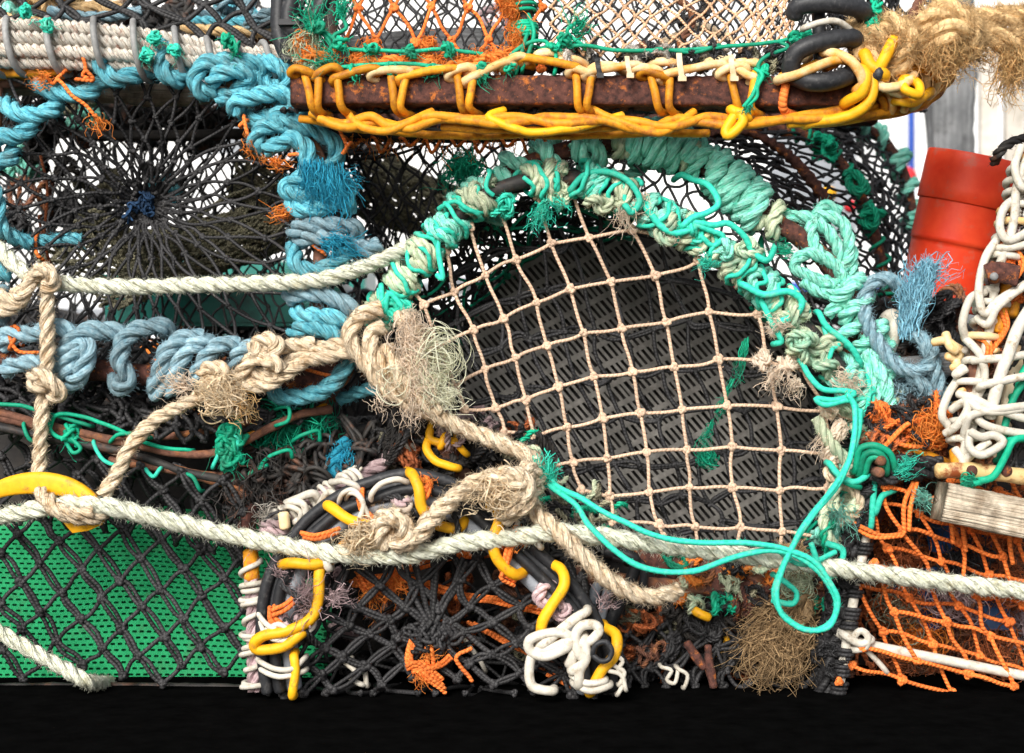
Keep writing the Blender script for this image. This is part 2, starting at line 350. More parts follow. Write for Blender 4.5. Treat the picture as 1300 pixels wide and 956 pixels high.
M = dict(
 pale=mk('pale_green_rope', (0.7, 0.72, 0.56), (0.86, 0.87, 0.74), (.54, .50, .32), fib=60, bump=.9, tv=.12, dscale=70, dlo=.52, dhi=.72),
 beige=mk('beige_rope', (0.7, 0.54, 0.36), (0.88, 0.76, 0.58), (.50, .31, .15), fib=60, bump=.9, tv=.15, dscale=60, dlo=.5, dhi=.7),
 olive=mk('olive_rope', (.20, .18, .10), (.36, .32, .20), (.10, .09, .05), fib=55, bump=.5),
 white=mk('white_rope', (.62, .56, .48), (.80, .76, .68), (.46, .24, .17), fib=60, bump=.8, tv=.15, dscale=90, dlo=.54, dhi=.68),
 coir=mk('coir_rope', (.56, .36, .16), (.80, .58, .31), (.30, .18, .08), fib=40, bump=.5, tv=.4),
 blue=mk('blue_rope', (.07, .38, .50), (.20, .58, .66), (.16, .26, .27), fib=60, bump=.9, tv=.2, dscale=40, dlo=.5, dhi=.75),
 sky=mk('bright_blue_fibre', (.02, .38, .60), (.06, .50, .68), None, fib=55, bump=.4, tv=.3, tl=.3),
 dusty=mk('dusty_blue_rope', (0.14, 0.28, 0.35), (0.34, 0.48, 0.54), (.10, .12, .12), fib=50, bump=.6, tv=.25),
 turq=mk('turquoise_rope', (.16, .76, .58), (.44, .90, .75), (.34, .66, .46), fib=60, bump=.9, tv=.12, dscale=40, dlo=.58, dhi=.8, fl=.8),
 turqc=mk('turquoise_cord', (.02, .52, .37), (.06, .63, .46), (.20, .48, .34), scale=250, twist=120, cl=.93, bump=.14, tv=.15, rough=.6, spec=.2, dscale=50, dlo=.54, dhi=.75),
 sage=mk('sage_rope', (0.42, 0.52, 0.34), (0.7, 0.72, 0.52), (.10, .45, .33), fib=50, bump=.5, tv=.25),
 green=mk('green_twine', (.0, .30, .16), (.01, .42, .25), (.02, .12, .07), bump=.3, tv=.35, rough=.6),
 fpale=mk('pale_loose_fibre', (.84, .86, .66), (.96, .95, .80), None, bump=.2, tv=.15, tl=.4),
 fbeige=mk('beige_loose_fibre', (.82, .66, .44), (.95, .84, .64), None, bump=.2, tv=.2, tl=.4),
 fcoir=mk('coir_loose_fibre', (.66, .42, .17), (.86, .63, .32), None, bump=.2, tv=.35, tl=.4),
 cream=mk('cream_fibre', (.88, .72, .56), (.97, .88, .76), None, bump=.3, tv=.2, tl=.4),
 orangef=mk('orange_fibre', (0.88, 0.24, 0.03), (0.95, 0.4, 0.09), None, bump=.3, tv=.3, tl=.35),
 purple=mk('faded_purple_rope', (0.4, 0.27, 0.29), (0.62, 0.48, 0.48), (.14, .08, .08), fib=50, bump=.5, tv=.3),
 nblack=mk('black_twine', (.011, .011, .012), (.036, .035, .037), (.09, .085, .08), scale=300, twist=210, bump=.22, rough=.6, spec=.4, tv=.5, dscale=40, dlo=.6, dhi=.85),
 nbeige=mk('beige_twine', (.58, .38, .25), (.76, .56, .42), (.40, .28, .18), scale=300, twist=190, bump=.28, tv=.12, dscale=30, dlo=.6, dhi=.85),
 norange=mk('orange_twine', (0.8, 0.15, 0.02), (0.92, 0.26, 0.06), (.34, .07, .02), scale=300, twist=190, bump=.4, tv=.25, dscale=25, dlo=.55, dhi=.8),
 npeach=mk('peach_twine', (.72, .40, .22), (.84, .56, .36), (.5, .3, .18), scale=300, twist=260, bump=.5, tv=.2),
 nbrown=mk('brown_orange_twine', (.42, .10, .03), (.55, .17, .06), (.12, .05, .03), scale=300, twist=150, bump=.6, tv=.4),
 nolive=mk('olive_netting', (.20, .19, .12), (.38, .35, .24), (.08, .09, .06), scale=300, twist=200, bump=.6, tv=.4),
 yellow=mk('yellow_cable', (.80, .37, .008), (.90, .47, .015), (.32, .17, .04), scale=120, bump=.18, rough=.5, spec=.3, tv=.15, dscale=80, dlo=.56, dhi=.7),
 amber=mk('amber_cable', (.62, .22, .01), (.80, .36, .02), (.34, .11, .02), bump=.2, rough=.55, spec=.25, tv=.3, dscale=60, dlo=.48, dhi=.66),
 creamc=mk('cream_cable', (.80, .58, .28), (.88, .70, .42), (.80, .32, .03), bump=.1, rough=.5, tv=.15, dscale=22, dlo=.45, dhi=.65),
 whitec=mk('white_cable', (.50, .46, .38), (.70, .66, .58), (.32, .24, .15), scale=120, bump=.2, rough=.55, spec=.25, tv=.12, dscale=70, dlo=.55, dhi=.7),
 hose=mk('black_hose', (.014, .015, .017), (.032, .033, .037), (.11, .105, .10), scale=180, bump=.2, rough=.5, spec=.35, tv=.25, dscale=90, dlo=.56, dhi=.75),
 grey=mk('grey_pipe', (.22, .24, .27), (.32, .34, .37), (.12, .13, .14), bump=.06, rough=.42, tv=.15),
 gcoil=mk('grey_tube', (.22, .22, .22), (.34, .34, .33), (.15, .14, .12), bump=.08, rough=.5, tv=.2),
 rust=mk('rust', (.028, .015, .014), (.15, .058, .042), (.50, .15, .03), scale=130, bump=1.0, rough=.9, tv=.2, dscale=75, dlo=.55, dhi=.66),
 rusty=mk('rusted_rod', (.10, .045, .03), (.26, .12, .08), (.42, .16, .05), scale=120, bump=.8, rough=.9, tv=.3, dscale=40, dlo=.5, dhi=.7),
 tar=mk('tarred_hoop', (.018, .018, .02), (.05, .045, .04), (.16, .07, .04), scale=100, bump=.5, rough=.6, tv=.2, dscale=30, dlo=.52, dhi=.7),
 mat=mk('rubber_mat', (.15, .143, .13), (.27, .255, .235), (.07, .065, .06), scale=60, bump=.25, rough=.7, tv=.15, dscale=9),
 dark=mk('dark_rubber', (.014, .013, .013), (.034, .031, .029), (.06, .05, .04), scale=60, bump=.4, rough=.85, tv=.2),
 gmat=mk('green_plastic_mesh', (.0, .31, .10), (.01, .42, .15), (.05, .20, .08), scale=50, bump=.12, rough=.6, spec=.2, tv=.1, dscale=30, dlo=.55, dhi=.75),
 red=mk('red_plastic', (.76, .040, .012), (.86, .075, .022), (.50, .17, .12), scale=30, bump=.08, rough=.45, spec=.35, tv=.05, dscale=26, dlo=.54, dhi=.74),
 wood=mk('weathered_wood', (.34, .26, .18), (.78, .68, .53), (.10, .07, .045), scale=60, fib=9, fu=70, bump=1.0, rough=.92, tv=.1, dscale=22, dlo=.52, dhi=.72),
 greyw=mk('grey_timber', (.10, .105, .11), (.26, .265, .27), (.06, .06, .06), scale=14, bump=.6, rough=.9, tv=.1, fib=3, fu=50),
 palew=mk('pale_timber', (.42, .38, .32), (.66, .62, .56), (.28, .25, .2), scale=8, bump=.4, rough=.9, tv=.2),
 wall=mk('white_render', (.80, .80, .79), (.86, .86, .85), (.70, .70, .69), scale=3, bump=.1, rough=.9, dscale=1, tv=.02),
 hull=mk('white_hull', (.80, .81, .82), (.86, .87, .88), (.6, .6, .6), scale=4, bump=.05, rough=.4, dscale=1.5, tv=.02),
 bluep=mk('blue_paint', (.015, .06, .34), (.03, .10, .45), None, scale=10, bump=.05, rough=.4, tv=.1),
 tealp=mk('teal_plastic', (.01, .16, .13), (.02, .24, .20), (.01, .06, .05), scale=20, bump=.05, rough=.35, tv=.1),
 redp=mk('red_paint', (.70, .03, .04), (.75, .06, .07), None, scale=10, bump=.05, rough=.4, tv=.1),
 quay=mk('tarred_quay', (.002, .002, .002), (.004, .004, .004), None, scale=30, bump=.3, rough=1.0, spec=.0, tv=0),
 nylon=mk('nylon_tie', (.70, .56, .38), (.78, .66, .48), (.6, .36, .14), bump=.05, rough=.35, tv=.1),
)
G1 = 'creels in the front of the stack'

def tuck(p, dy=.014):
    """carry both cord ends round behind what they are tied to"""
    p = np.asarray(p); a = p[0] + (p[0] - p[1]) * .15; b = p[-1] + (p[-1] - p[-2]) * .15
    return np.vstack([a + [0, dy, 0], p, b + [0, dy, 0]])
FM = dict(pale='fpale', beige='fbeige', coir='fcoir', cream='cream')
# ================================================================== setting
def struct(name, g, m, smooth=False):
    o = obj(name, g, m, smooth=smooth); o['kind'] = 'structure'; return o
g = Geo()
q = 40; xs = np.linspace(-60, 60, q); ys = np.concatenate([np.linspace(-4, 4, 25), np.linspace(5, 120, q - 25)])
v = np.array([[x, y, 0] for y in ys for x in xs]); f = [[j * q + i, j * q + i + 1, (j + 1) * q + i + 1, (j + 1) * q + i] for j in range(q - 1) for i in range(q - 1)]
g.add(v, f); struct('ground', g, M['quay'])

# pale harbour building behind
b0 = thing('harbour_building', 'white rendered harbour building blurred far behind the creels', 'building', (0, 9, 0))
g = Geo(); box(g, (-1, 9, 2.5), (16, .3, 5)); obj('wall', g, M['wall'], b0, smooth=False)
g = Geo(); box(g, (-1, 8.8, 5.1), (16.4, 1, .14)); obj('roof_edge', g, M['greyw'], b0, smooth=False)
for px in (-500, 330, 1050, 1600):
    x = (px - 650) * .001 * 5.4; w = Geo(); box(w, (x, 8.83, 1.9), (.8, .06, 1.1)); o = obj('window', w, M['grey'], b0, smooth=False)
    w = Geo(); box(w, (x, 8.84, 1.9), (.92, .05, 1.22)); obj('window_frame', w, M['hull'], b0, smooth=False)
def boat(name, label, x, y, L, H, stripe, rot=0):
    t = thing(name, label, 'boat', (x, y, 0)); g = Geo(); n = 20
    s = np.linspace(-L / 2, L / 2, n); sec = []
    for k, a in enumerate(s):
        w = (1 - abs(2 * a / L) ** 3) * H * .45 + .02; top = H * (1 + .25 * (2 * a / L) ** 2)
        sec.append([(a, -w * .2, .05), (a, -w * .8, H * .35), (a, -w, top), (a, w, top), (a, w * .8, H * .35), (a, w * .2, .05)])
    sec = np.array(sec) + np.array([x, y, 0]); K = 6; i = np.arange(n - 1)[:, None] * K; j = np.arange(K)[None]; k = (j + 1) % K
    g.add(sec, np.stack([i + j, i + k, i + K + k, i + K + j], -1)); obj('hull', g, M['hull'], t)
    g = Geo(); c = sec[:, 2] + np.array([0, -.012, -H * .12]); tube(g, c, .035, 6); obj('rubbing_strake', g, M[stripe], t)
    g = Geo(); box(g, (x + L * .1, y, H * 1.45), (L * .28, H * .5, H * .9)); obj('wheelhouse', g, M['hull'], t, smooth=False)
boat('fishing_boat', 'white fishing boat with blue strake blurred between fence and creel', 1.75, 5.2, 3.2, .85, 'bluep')
boat('fishing_boat', 'white fishing boat with grey strake blurred behind the left creel', -2.1, 6.2, 4.0, .8, 'grey')
boat('fishing_boat', 'white fishing boat with red strake blurred behind the middle creels', .2, 6.9, 3.4, .75, 'redp')
# fence posts at the right
def post(label, px0, px1, py0, d, m, rough=.004):
    a = P(px0, py0, d); b = P(px1, 478, d); w = b[0] - a[0]
    g = Geo(); x = (a[0] + b[0]) / 2
    sweep(g, np.array([[x, a[1], z] for z in np.linspace(0.004, a[2], 60)]), rrect(w, w * .8, w * .08), up=(0, 1, 0), rough=rough, rf=9)
    return tag(obj('fence_post', g, M[m]), label, 'fence post')
post('square grey weathered timber post standing behind the red tube', 1180, 1234, -60, 1100, 'greyw')
fe = thing('plank_fence', 'pale plank fence blurred at the right edge behind the posts', 'fence', (1.6, 2.4, 0))
rr = random.Random(5)
for k in range(6):
    g = Geo(); px = 1244 + k * 30; a = P(px, 60 + rr.randint(-8, 8), 2400); b = P(px + 23, 478, 2400)
    box(g, ((a[0] + b[0]) / 2, 2.4 + rr.uniform(-.01, .01), a[2] / 2), (b[0] - a[0], .03, a[2]), tint=rr.random()); obj('plank', g, M['palew'], fe, smooth=False)
g = Geo(); box(g, (P(1320, 0, 2440)[0], 2.45, .75), (.55, .05, .09)); obj('rail', g, M['greyw'], fe, smooth=False)
def buoy(label, px, py, d, r, m):
    c = P(px, py, d); r *= .001; t = thing('fishing_buoy', label, 'buoy', c); g = Geo()
    q = np.linspace(0, 1, 18); rad = r * np.sqrt(np.clip(1 - (2 * q - 1) ** 2, .002, 1)); cc = c + np.array([0, 0, 1]) * ((q - .5) * 2 * r)[:, None]
    tube(g, cc, rad, 20); obj('float', g, M[m], t)
    g = Geo(); tube(g, c + np.array([[0, 0, r * .9], [0, 0, r * 1.2], [.01, 0, r * 1.45]]), r * .12, 8); obj('eyelet', g, M['hose'], t)
buoy('round yellow buoy blurred behind the arched black netting', 1052, 246, 900, 15, 'yellow')
buoy('small red buoy blurred behind the arched black netting', 1080, 262, 1000, 13, 'redp')
buoy('round blue buoy seen through the gap under the turquoise knot', 1032, 372, 700, 17, 'bluep')
buoy('red buoy blurred at the left of the red tube', 1150, 225, 1800, 26, 'redp')
buoy('pink faded buoy seen through the gap inside the rear hoop', 945, 360, 900, 22, 'redp')
buoy('yellow buoy glimpsed through the top of the central creel', 838, 322, 900, 9, 'yellow')
# teal fish box seen through the left creel
fb = thing('fish_box', 'teal plastic fish box lying inside behind the left creel net', 'fish box', P(300, 410, 420)); g = Geo()
c = P(300, 412, 430); box(g, c, (.34, .22, .012)); 
for s in (-1, 1): box(g, c + [0, s * .11, .03], (.34, .008, .06)); box(g, c + [s * .17, 0, .03], (.008, .22, .06))
obj('tray', g, M['tealp'], fb, smooth=False); g = Geo(); tube(g, np.array([c + [x, -.118, .062] for x in np.linspace(-.18, .18, 10)]), .008, 8); obj('rim', g, M['tealp'], fb)

# rear creels that close the view low down
def rear_creel(label, px, d, w, h, dep, mats='nblack', seed=1, group='dark creels stacked behind', z0=.0, fl='dark'):
    y = d * .001; x = (px - 650) * .001 * (y + 2) / 2; t = thing('lobster_creel', label, 'creel', (x, y, z0), group)
    g = Geo()
    for a, b in (((-w / 2, 0), (w / 2, 0)), ((w / 2, 0), (w / 2, dep)), ((w / 2, dep), (-w / 2, dep)), ((-w / 2, dep), (-w / 2, 0))):
        tube(g, spline(np.array([[x + a[0], y + a[1], z0 + .012], [x + b[0], y + b[1], z0 + .012]]), .02), .009, 8)
    obj('base_frame', g, M['rusty'], t)
    def arch(k): q = np.linspace(0, PI, 15); return np.stack([x - w / 2 * np.cos(q), np.full(15, y + dep * k), z0 + .012 + h * np.sin(q) ** .6], 1)
    for k in (0.02, .5, .98): g = Geo(); tube(g, spline(arch(k), .01), .008, 8); obj('hoop', g, M['tar'], t)
    sh = patch([arch(k) + RNG.normal(0, .004, (15, 3)) for k in (0, .25, .5, .75, 1)])
    g = Geo(); net(g, sh, 30, 22, .0022, 'd', jit=.25, wamp=.003, seg=5, sides=4); obj('shell_net', g, M[mats], t)
    fr = patch([[np.array([x - w / 2 * math.cos(q) * (1 - k), y + .003 + .06 * k, z0 + .012 + h * math.sin(q) ** .6 * (1 - k) + h * .45 * k]) for q in np.linspace(0, PI, 9)] for k in (0, .33, .66, .95)])
    g = Geo(); net(g, fr, 26, 10, .0022, 'd', jit=.2, wamp=.003, seg=5, sides=4); obj('entrance_net', g, M[mats], t)
    g = Geo(); n = 24; u, v2 = np.meshgrid(np.linspace(-.48, .48, n), np.linspace(.03, .97, n)); zz = z0 + .02 + .03 * np.abs(np.sin(u * 9)) * v2
    vv = np.stack([x + u * w, y + v2 * dep, zz], -1); g.add(vv, [[j * n + i, j * n + i + 1, (j + 1) * n + i + 1, (j + 1) * n + i] for j in range(n - 1) for i in range(n - 1)]); obj('floor_mat', g, M[fl], t)
    bk = patch([[np.array([x - w / 2 * math.cos(q) * (1 - k * .98), y + dep * .9, z0 + .012 + h * math.sin(q) ** .6 * (1 - k * .98)]) for q in np.linspace(0, PI, 9)] for k in (0, .5, 1)])
    g = Geo(); a, b = np.meshgrid(np.linspace(0, 1, 30), np.linspace(0, 1, 12)); vv = bk(a, b); vv[..., 1] += .01 * np.sin(a * 40)
    g.add(vv, [[j * 30 + i, j * 30 + i + 1, (j + 1) * 30 + i + 1, (j + 1) * 30 + i] for j in range(11) for i in range(29)]); obj('shade_panel', g, M['dark'], t)  # added dark sheet, stands in for shade inside the creel
for k, (px, d, w, lab) in enumerate(((-120, 560, .75, 'dark netted creel at the back, far left of the stack'), (430, 580, .72, 'dark netted creel at the back, under the left creel'),
        (980, 620, .72, 'dark netted creel at the back, below the central creel'), (1480, 560, .72, 'dark netted creel at the back, behind the orange net'))):
    rear_creel(lab, px, d, w, .52, .55, seed=k)

for lab, px, w_, m_ in (('slim blue mooring pile blurred left of the red tube', 1157, 10, 'bluep'), ('white mooring pile blurred left of the red tube', 1136, 14, 'hull')):
    g = Geo(); c = P(px, 478, 2600); tube(g, np.array([[c[0], c[1], z] for z in np.linspace(0, 1.35, 12)]), w_ * .001, 12); tag(obj('mooring_pile', g, M[m_]), lab, 'mooring pile')

for k, (lab, px, py, d, m_) in enumerate((('blue fish box blurred on the quay behind the left creel', 150, 330, 2600, 'bluep'), ('teal fish box blurred behind the blue rope of the left creel', 345, 300, 2900, 'tealp'), ('rust coloured fish box blurred behind the olive funnel nets', 560, 330, 2700, 'rusty'),
        ('grey fish box blurred behind the top of the central creel', 880, 330, 2500, 'grey'), ('orange fish box blurred behind the left creel near its frame', 240, 360, 2400, 'orangef'))):
    c = P(px, py, d); h = c[2]; t = thing('fish_box', lab, 'fish box', (c[0], c[1], 0)); 
    for q in range(max(1, int(h / .25))):
        z = .02 + q * .25; g = Geo()
        for a, b, w1, w2 in ((0, -.2, .62, .02), (0, .2, .62, .02), (-.3, 0, .02, .4), (.3, 0, .02, .4)): box(g, (c[0] + a, c[1] + b, z + .11), (w1, w2, .22))
        box(g, (c[0], c[1], z + .01), (.6, .4, .02)); obj('box_body', g, M[m_], t, smooth=False)
# ================================================================== central creel
cen = thing('lobster_creel', 'large open ended creel in the middle with beige twine net and turquoise rope bindings', 'creel', (.17, .15, .12), G1)
inner = spline(pp('497 470 14;484 420 8;492 385 2;520 345 0;562 295 -4;610 252 -6;668 230 -8;735 228 -8;790 246 -6;850 282 -4;905 315 -2;950 350 0;1000 392 0;1045 440 0;1080 490 0;1104 540 0;1108 585 0;1092 635 0;1068 690 0;1040 725 4'), .003)
g = Geo(); tube(g, inner, .0095, 12, jr=.05); obj('hoop', g, M['tar'], cen, 'dark front hoop')
outer = spline(pp('470 480 30;478 420 40;520 330 24;585 268 26;640 225 28;700 198 28;745 186 28;800 180 28;860 190 28;910 222 28;965 268 28;1020 305 28;1062 345 26;1092 400 24;1118 470 28;1128 540 24;1120 620 24;1090 700 24'), .003)
g = Geo(); sweep(g, outer, [(.0125 * math.cos(a), .0125 * math.sin(a)) for a in np.linspace(0, 2 * PI, 16, endpoint=False)], up=(.01, 1, 0), rough=.0012, rf=22); obj('hoop', g, M['rust'], cen, 'rusted rear hoop')
back = spline(pp('560 640 430;570 470 430;640 350 430;760 300 430;900 300 430;1010 380 430;1080 500 430;1100 680 430'), .005)
g = Geo(); tube(g, back, .009, 10); obj('hoop', g, M['tar'], cen, 'far hoop')
for s in ('700 725 0;860 745 10;1040 722 0', '560 560 10;600 620 40;700 720 20', '560 600 430;840 640 430;1100 620 430', '1040 722 0;1090 690 200;1100 640 430', '560 580 10;560 600 430'):
    g = Geo(); c = spline(pp(s), .004); sweep(g, c, [(.011 * math.cos(a), .011 * math.sin(a)) for a in np.linspace(0, 2 * PI, 12, endpoint=False)], up=(.02, .3, 1), rough=.0012, rf=22); obj('base_rod', g, M['rusty'], cen)

# beige front net, knots measured one by one
K = {}
def kn(col, s):
    for r_, t in enumerate(s.split(';')):
        if t.strip(): K[col, r_] = tuple(float(x) for x in t.split())
kn(-1, '508 352;538 387;556 440;578 492;590 520')
kn(0, '566 318;577 371;601 419;616 469;629 518;640 548')
kn(1, '597 288;616 349;639 405;655 454;668 508;678 556;690 596')
kn(2, '634 268;655 330;681 384;694 439;709 491;720 543;728 587;738 622')
kn(3, '683 250;700 309;724 367;741 423;754 478;765 531;771 582;774 630;777 662')
kn(4, '727 246;748 302;776 358;789 417;803 472;813 525;821 574;824 625;837 666;842 682')
kn(5, '780 252;803 292;832 350;846 409;856 466;866 520;872 571;875 619;883 669;886 695')
kn(6, ';868 300;887 331;900 396;912 456;923 515;930 567;930 619;940 669;940 700')
kn(7, ';;950 352;962 399;974 459;986 516;992 572;990 623;993 675;990 708')
kn(8, ';;;;1018 466;1050 522;1054 576;1050 619;1045 680')
kn(9, ';;;;;1090 535;1098 578;1090 622;1060 680')
bow = lambda x, y: -6 + 16 * math.exp(-((x - 800) ** 2 + (y - 480) ** 2) / 60000)
def seg3(a, b, w=.0012, n=9, sag=0):
    q = np.linspace(0, 1, n)[:, None]; c = a * (1 - q) + b * q + np.sin(PI * q) * RNG.normal(0, w, 3) + np.sin(2 * PI * q) * RNG.normal(0, w * .5, 3); c[:, 2] -= sag * np.sin(PI * q[:, 0]); return c
g = Geo(); pos = {k: P(x, y, bow(x, y)) for k, (x, y) in K.items()}; L = []
for (c, r_), p in pos.items():
    for nb in ((c + 1, r_), (c, r_ + 1)):
        if nb in pos and not (nb[0] != c and (r_ == 0)): L.append(seg3(p, pos[nb]))
tubes(g, np.array(L), .0023, 8, ref=np.array([[.3, 1, .2]]))
inr = [p for (c, r_), p in pos.items() if (c - 1, r_) in pos or (c + 1, r_) in pos]
netknots(g, np.array(inr), .0082); netknots(g, np.array(inr), .0075)
def fine_hairs(g, C, m, r=.00022, ln=.004):
    C = np.asarray(C); i = RNG.integers(0, len(C), m); j = RNG.integers(0, C.shape[1] - 1, m); p = C[i, j] + (C[i, j + 1] - C[i, j]) * RNG.random((m, 1)); d = RNG.normal(0, 1, (m, 3)); d /= np.linalg.norm(d, axis=1)[:, None]
    tubes(g, np.stack([p, p + d * ln * .5, p + d * ln + RNG.normal(0, ln * .3, (m, 3))], 1), r, 3)
fine_hairs(g, L, 900)
obj('front_net', g, M['nbeige'], cen)

# inner black net just behind it, slack and doubled
Si = patch([[P(520, 300, 60), P(640, 250, 70), P(760, 240, 80), P(880, 280, 80), P(1000, 360, 70)],
            [P(530, 420, 70), P(660, 380, 90), P(790, 370, 110), P(920, 390, 100), P(1060, 430, 70)],
            [P(570, 520, 70), P(690, 500, 90), P(810, 500, 110), P(940, 500, 100), P(1090, 520, 70)],
            [P(640, 620, 70), P(740, 620, 90), P(850, 620, 100), P(960, 620, 90), P(1090, 620, 70)],
            [P(700, 710, 60), P(780, 710, 80), P(870, 710, 80), P(970, 710, 80), P(1060, 700, 60)]])
g = Geo(); sk = lambda u, v: Si(u + .10 * v, v - .10 * u + .05)
net(g, sk, 13, 9, .0028, 's', kn=.007, jit=.1, wamp=.004, seg=8, sides=6, dblb=.0018); obj('inner_net', g, M['nblack'], cen)
# crowded side netting at the upper left and along the floor
Sl = patch([[P(500, 430, 20), P(540, 340, 20), P(610, 270, 20), P(700, 245, 20), P(800, 262, 30)],
            [P(560, 470, 180), P(590, 390, 180), P(650, 320, 180), P(720, 285, 190), P(800, 290, 200)],
            [P(590, 520, 400), P(610, 420, 400), P(670, 350, 420), P(740, 320, 420), P(820, 310, 420)]])
g = Geo(); net(g, Sl, 20, 16, .0024, 'd', jit=.25, wamp=.003, seg=5); net(g, Sl, 15, 13, .0020, 'd', jit=.3, wamp=.004, seg=5); obj('side_net', g, M['nblack'], cen)
g = Geo(); net(g, lambda u, v: Sl(u, v) + [0, .01, -.008], 9, 7, .0022, 'd', jit=.3, wamp=.004, seg=6); obj('side_net', g, M['green'], cen, 'green patch of side netting')
Sr = patch([[P(960, 350, 10), P(1050, 440, 10), P(1100, 540, 10), P(1100, 640, 10), P(1040, 715, 10)],
            [P(960, 390, 200), P(1030, 450, 200), P(1070, 540, 200), P(1070, 620, 200), P(1020, 690, 200)],
            [P(980, 400, 420), P(1030, 470, 420), P(1080, 540, 420), P(1080, 610, 420), P(1040, 680, 420)]])
g = Geo(); net(g, Sr, 22, 14, .0024, 'd', jit=.25, wamp=.004, seg=5); obj('side_net', g, M['nblack'], cen)
g = Geo(); net(g, lambda u, v: Sr(u, v) + [-.01, 0, 0], 8, 5, .0026, 'd', jit=.35, wamp=.006, seg=6); obj('side_net', g, M['green'], cen, 'green patch of side netting')
So = patch([[P(640, 226, 30), P(740, 186, 30), P(860, 190, 30), P(960, 265, 30), P(1060, 345, 30)],
            [P(650, 245, 10), P(740, 232, 6), P(850, 275, 6), P(940, 330, 10), P(1050, 430, 14)]])
g = Geo(); net(g, So, 15, 5, .0019, 'd', jit=.2, wamp=.003, seg=5); obj('hoop_net', g, M['nblack'], cen)

# slatted mat standing at the back of the creel
g = Geo(); A = P(585, 470, 240); 
poly = [(560, 420), (640, 350), (745, 297), (850, 300), (905, 345), (985, 408), (1055, 470), (1085, 560), (1085, 690), (700, 705), (600, 560)]
def inside(x, y):
    c = False; n = len(poly)
    for i in range(n):
        (x1, y1), (x2, y2) = poly[i], poly[(i + 1) % n]
        if (y1 > y) != (y2 > y) and x < (x2 - x1) * (y - y1) / (y2 - y1) + x1: c = not c
    return c
e1 = np.array([math.cos(math.radians(-27)), math.sin(math.radians(-27))])   # rows run up to the right (image y down)
e2 = np.array([math.sin(math.radians(40)), math.cos(math.radians(40))])   # slots run down to the right
yd = lambda x, y: 255 + (x - 800) * .06 + (480 - y) * .1
def quadbar(p, q, w, dz=0, th=4):
    p = np.array(p); q = np.array(q); d = q - p; nl = np.array([-d[1], d[0]]); nl = nl / (np.linalg.norm(nl) + 1e-9) * w / 2
    if not inside(*((p + q) / 2)): return
    cs = [p - nl, p + nl, q + nl, q - nl]; V = [P(x, y, yd(x, y) + dz) for x, y in cs] + [P(x, y, yd(x, y) + dz + th) for x, y in cs]
    g.add(V, [[0, 1, 2, 3], [7, 6, 5, 4], [0, 4, 5, 1], [1, 5, 6, 2], [2, 6, 7, 3], [3, 7, 4, 0]], None, random.uniform(.46, .54))
rw, sl = 27.0, 7.4
for a in range(-28, 30):
    o = np.array([820., 500.]) + e2 * (a * rw)
    for b in range(-70, 70):
        p = o + e1 * (b * sl) + RNG.normal(0, .25, 2)
        if inside(*p): quadbar(p, p + e2 * (rw * .76), sl * .50)
        if b % 4 == 0:
            pa = o + e1 * (b * sl) + e2 * (rw * .88); quadbar(pa, pa + e1 * (sl * 4.02), rw * .26, -.6, 5)
obj('slatted_mat', g, M['mat'], cen, smooth=False)
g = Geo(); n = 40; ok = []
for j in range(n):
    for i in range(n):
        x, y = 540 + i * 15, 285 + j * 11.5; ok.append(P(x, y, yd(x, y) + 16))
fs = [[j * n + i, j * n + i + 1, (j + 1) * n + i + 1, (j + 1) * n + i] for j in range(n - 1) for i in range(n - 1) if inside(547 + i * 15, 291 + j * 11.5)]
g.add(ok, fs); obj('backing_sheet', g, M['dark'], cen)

# turquoise and sage bindings
def wrapon(parent, path, t0, t1, R, rr, turns, m, fuzz=900, ph=None, jr=.12, jt=.5, name='rope_binding', kind='r', sq=1, fz=.005):
    c = coil(path, R, t0, t1, turns, random.uniform(0, 6) if ph is None else ph, jr=jr, jt=jt, squash=sq); g = Geo()
    if kind == 'r': rope(g, c, rr, fuzz=fuzz, fz=fz)
    else: tube(g, spline(c, .0025), rr, 9, jr=.03)
    return obj(name, g, M[m], parent)
def arc_t(path, px, py):
    """place along a path nearest to a photograph position"""
    k = (path[:, 1] - CAM_Y) / 2; X = path[:, 0] / k * 1000 + 650; Y = 478 - (path[:, 2] - CAM_Z) / k * 1000
    return float(np.argmin((X - px) ** 2 + (Y - py) ** 2)) / (len(path) - 1)
# tight rope whippings of the rusted rear hoop
for (xa, ya, xb, yb, turns, rr, R, m) in ((800, 181, 872, 198, 4.2, .0120, .024, 'turq'), (872, 200, 902, 216, 1.6, .0105, .021, 'turq'), (903, 220, 968, 272, 5.0, .0118, .0245, 'turq'), (868, 196, 884, 206, .9, .009, .019, 'sage'),
        (966, 270, 988, 288, 1.4, .010, .018, 'sage'), (733, 186, 766, 183, 1.8, .0115, .0225, 'turq'), (770, 182, 800, 181, 1.8, .010, .018, 'sage'), (636, 228, 672, 208, 1.6, .0105, .020, 'turq'), (680, 206, 712, 195, 1.5, .010, .020, 'turq'),
        (585, 268, 620, 240, 1.6, .009, .019, 'turq'), (1062, 350, 1092, 398, 2.2, .0105, .020, 'turq'), (1100, 420, 1120, 476, 2.4, .0105, .020, 'turq'), (1124, 500, 1129, 545, 1.8, .010, .019, 'sage')):
    wrapon(cen, outer, arc_t(outer, xa, ya), arc_t(outer, xb, yb), R, rr, turns, m, fuzz=900, jt=.2, jr=.05)
def ln(parent, s, r, m, kind='c', fuzz=0, name='cord', fz=.005, d=0, lab=None, jg=0):
    g = Geo(); c = pp(s, d)
    if kind == 'r': rope(g, c, r, fuzz=fuzz, fz=fz)
    else:
        c = spline(tuck(c), .0025); c = jig(c, jg) if jg else c; tube(g, c, r, 9, jr=.03)
    return obj(name, g, M[m], parent, lab)
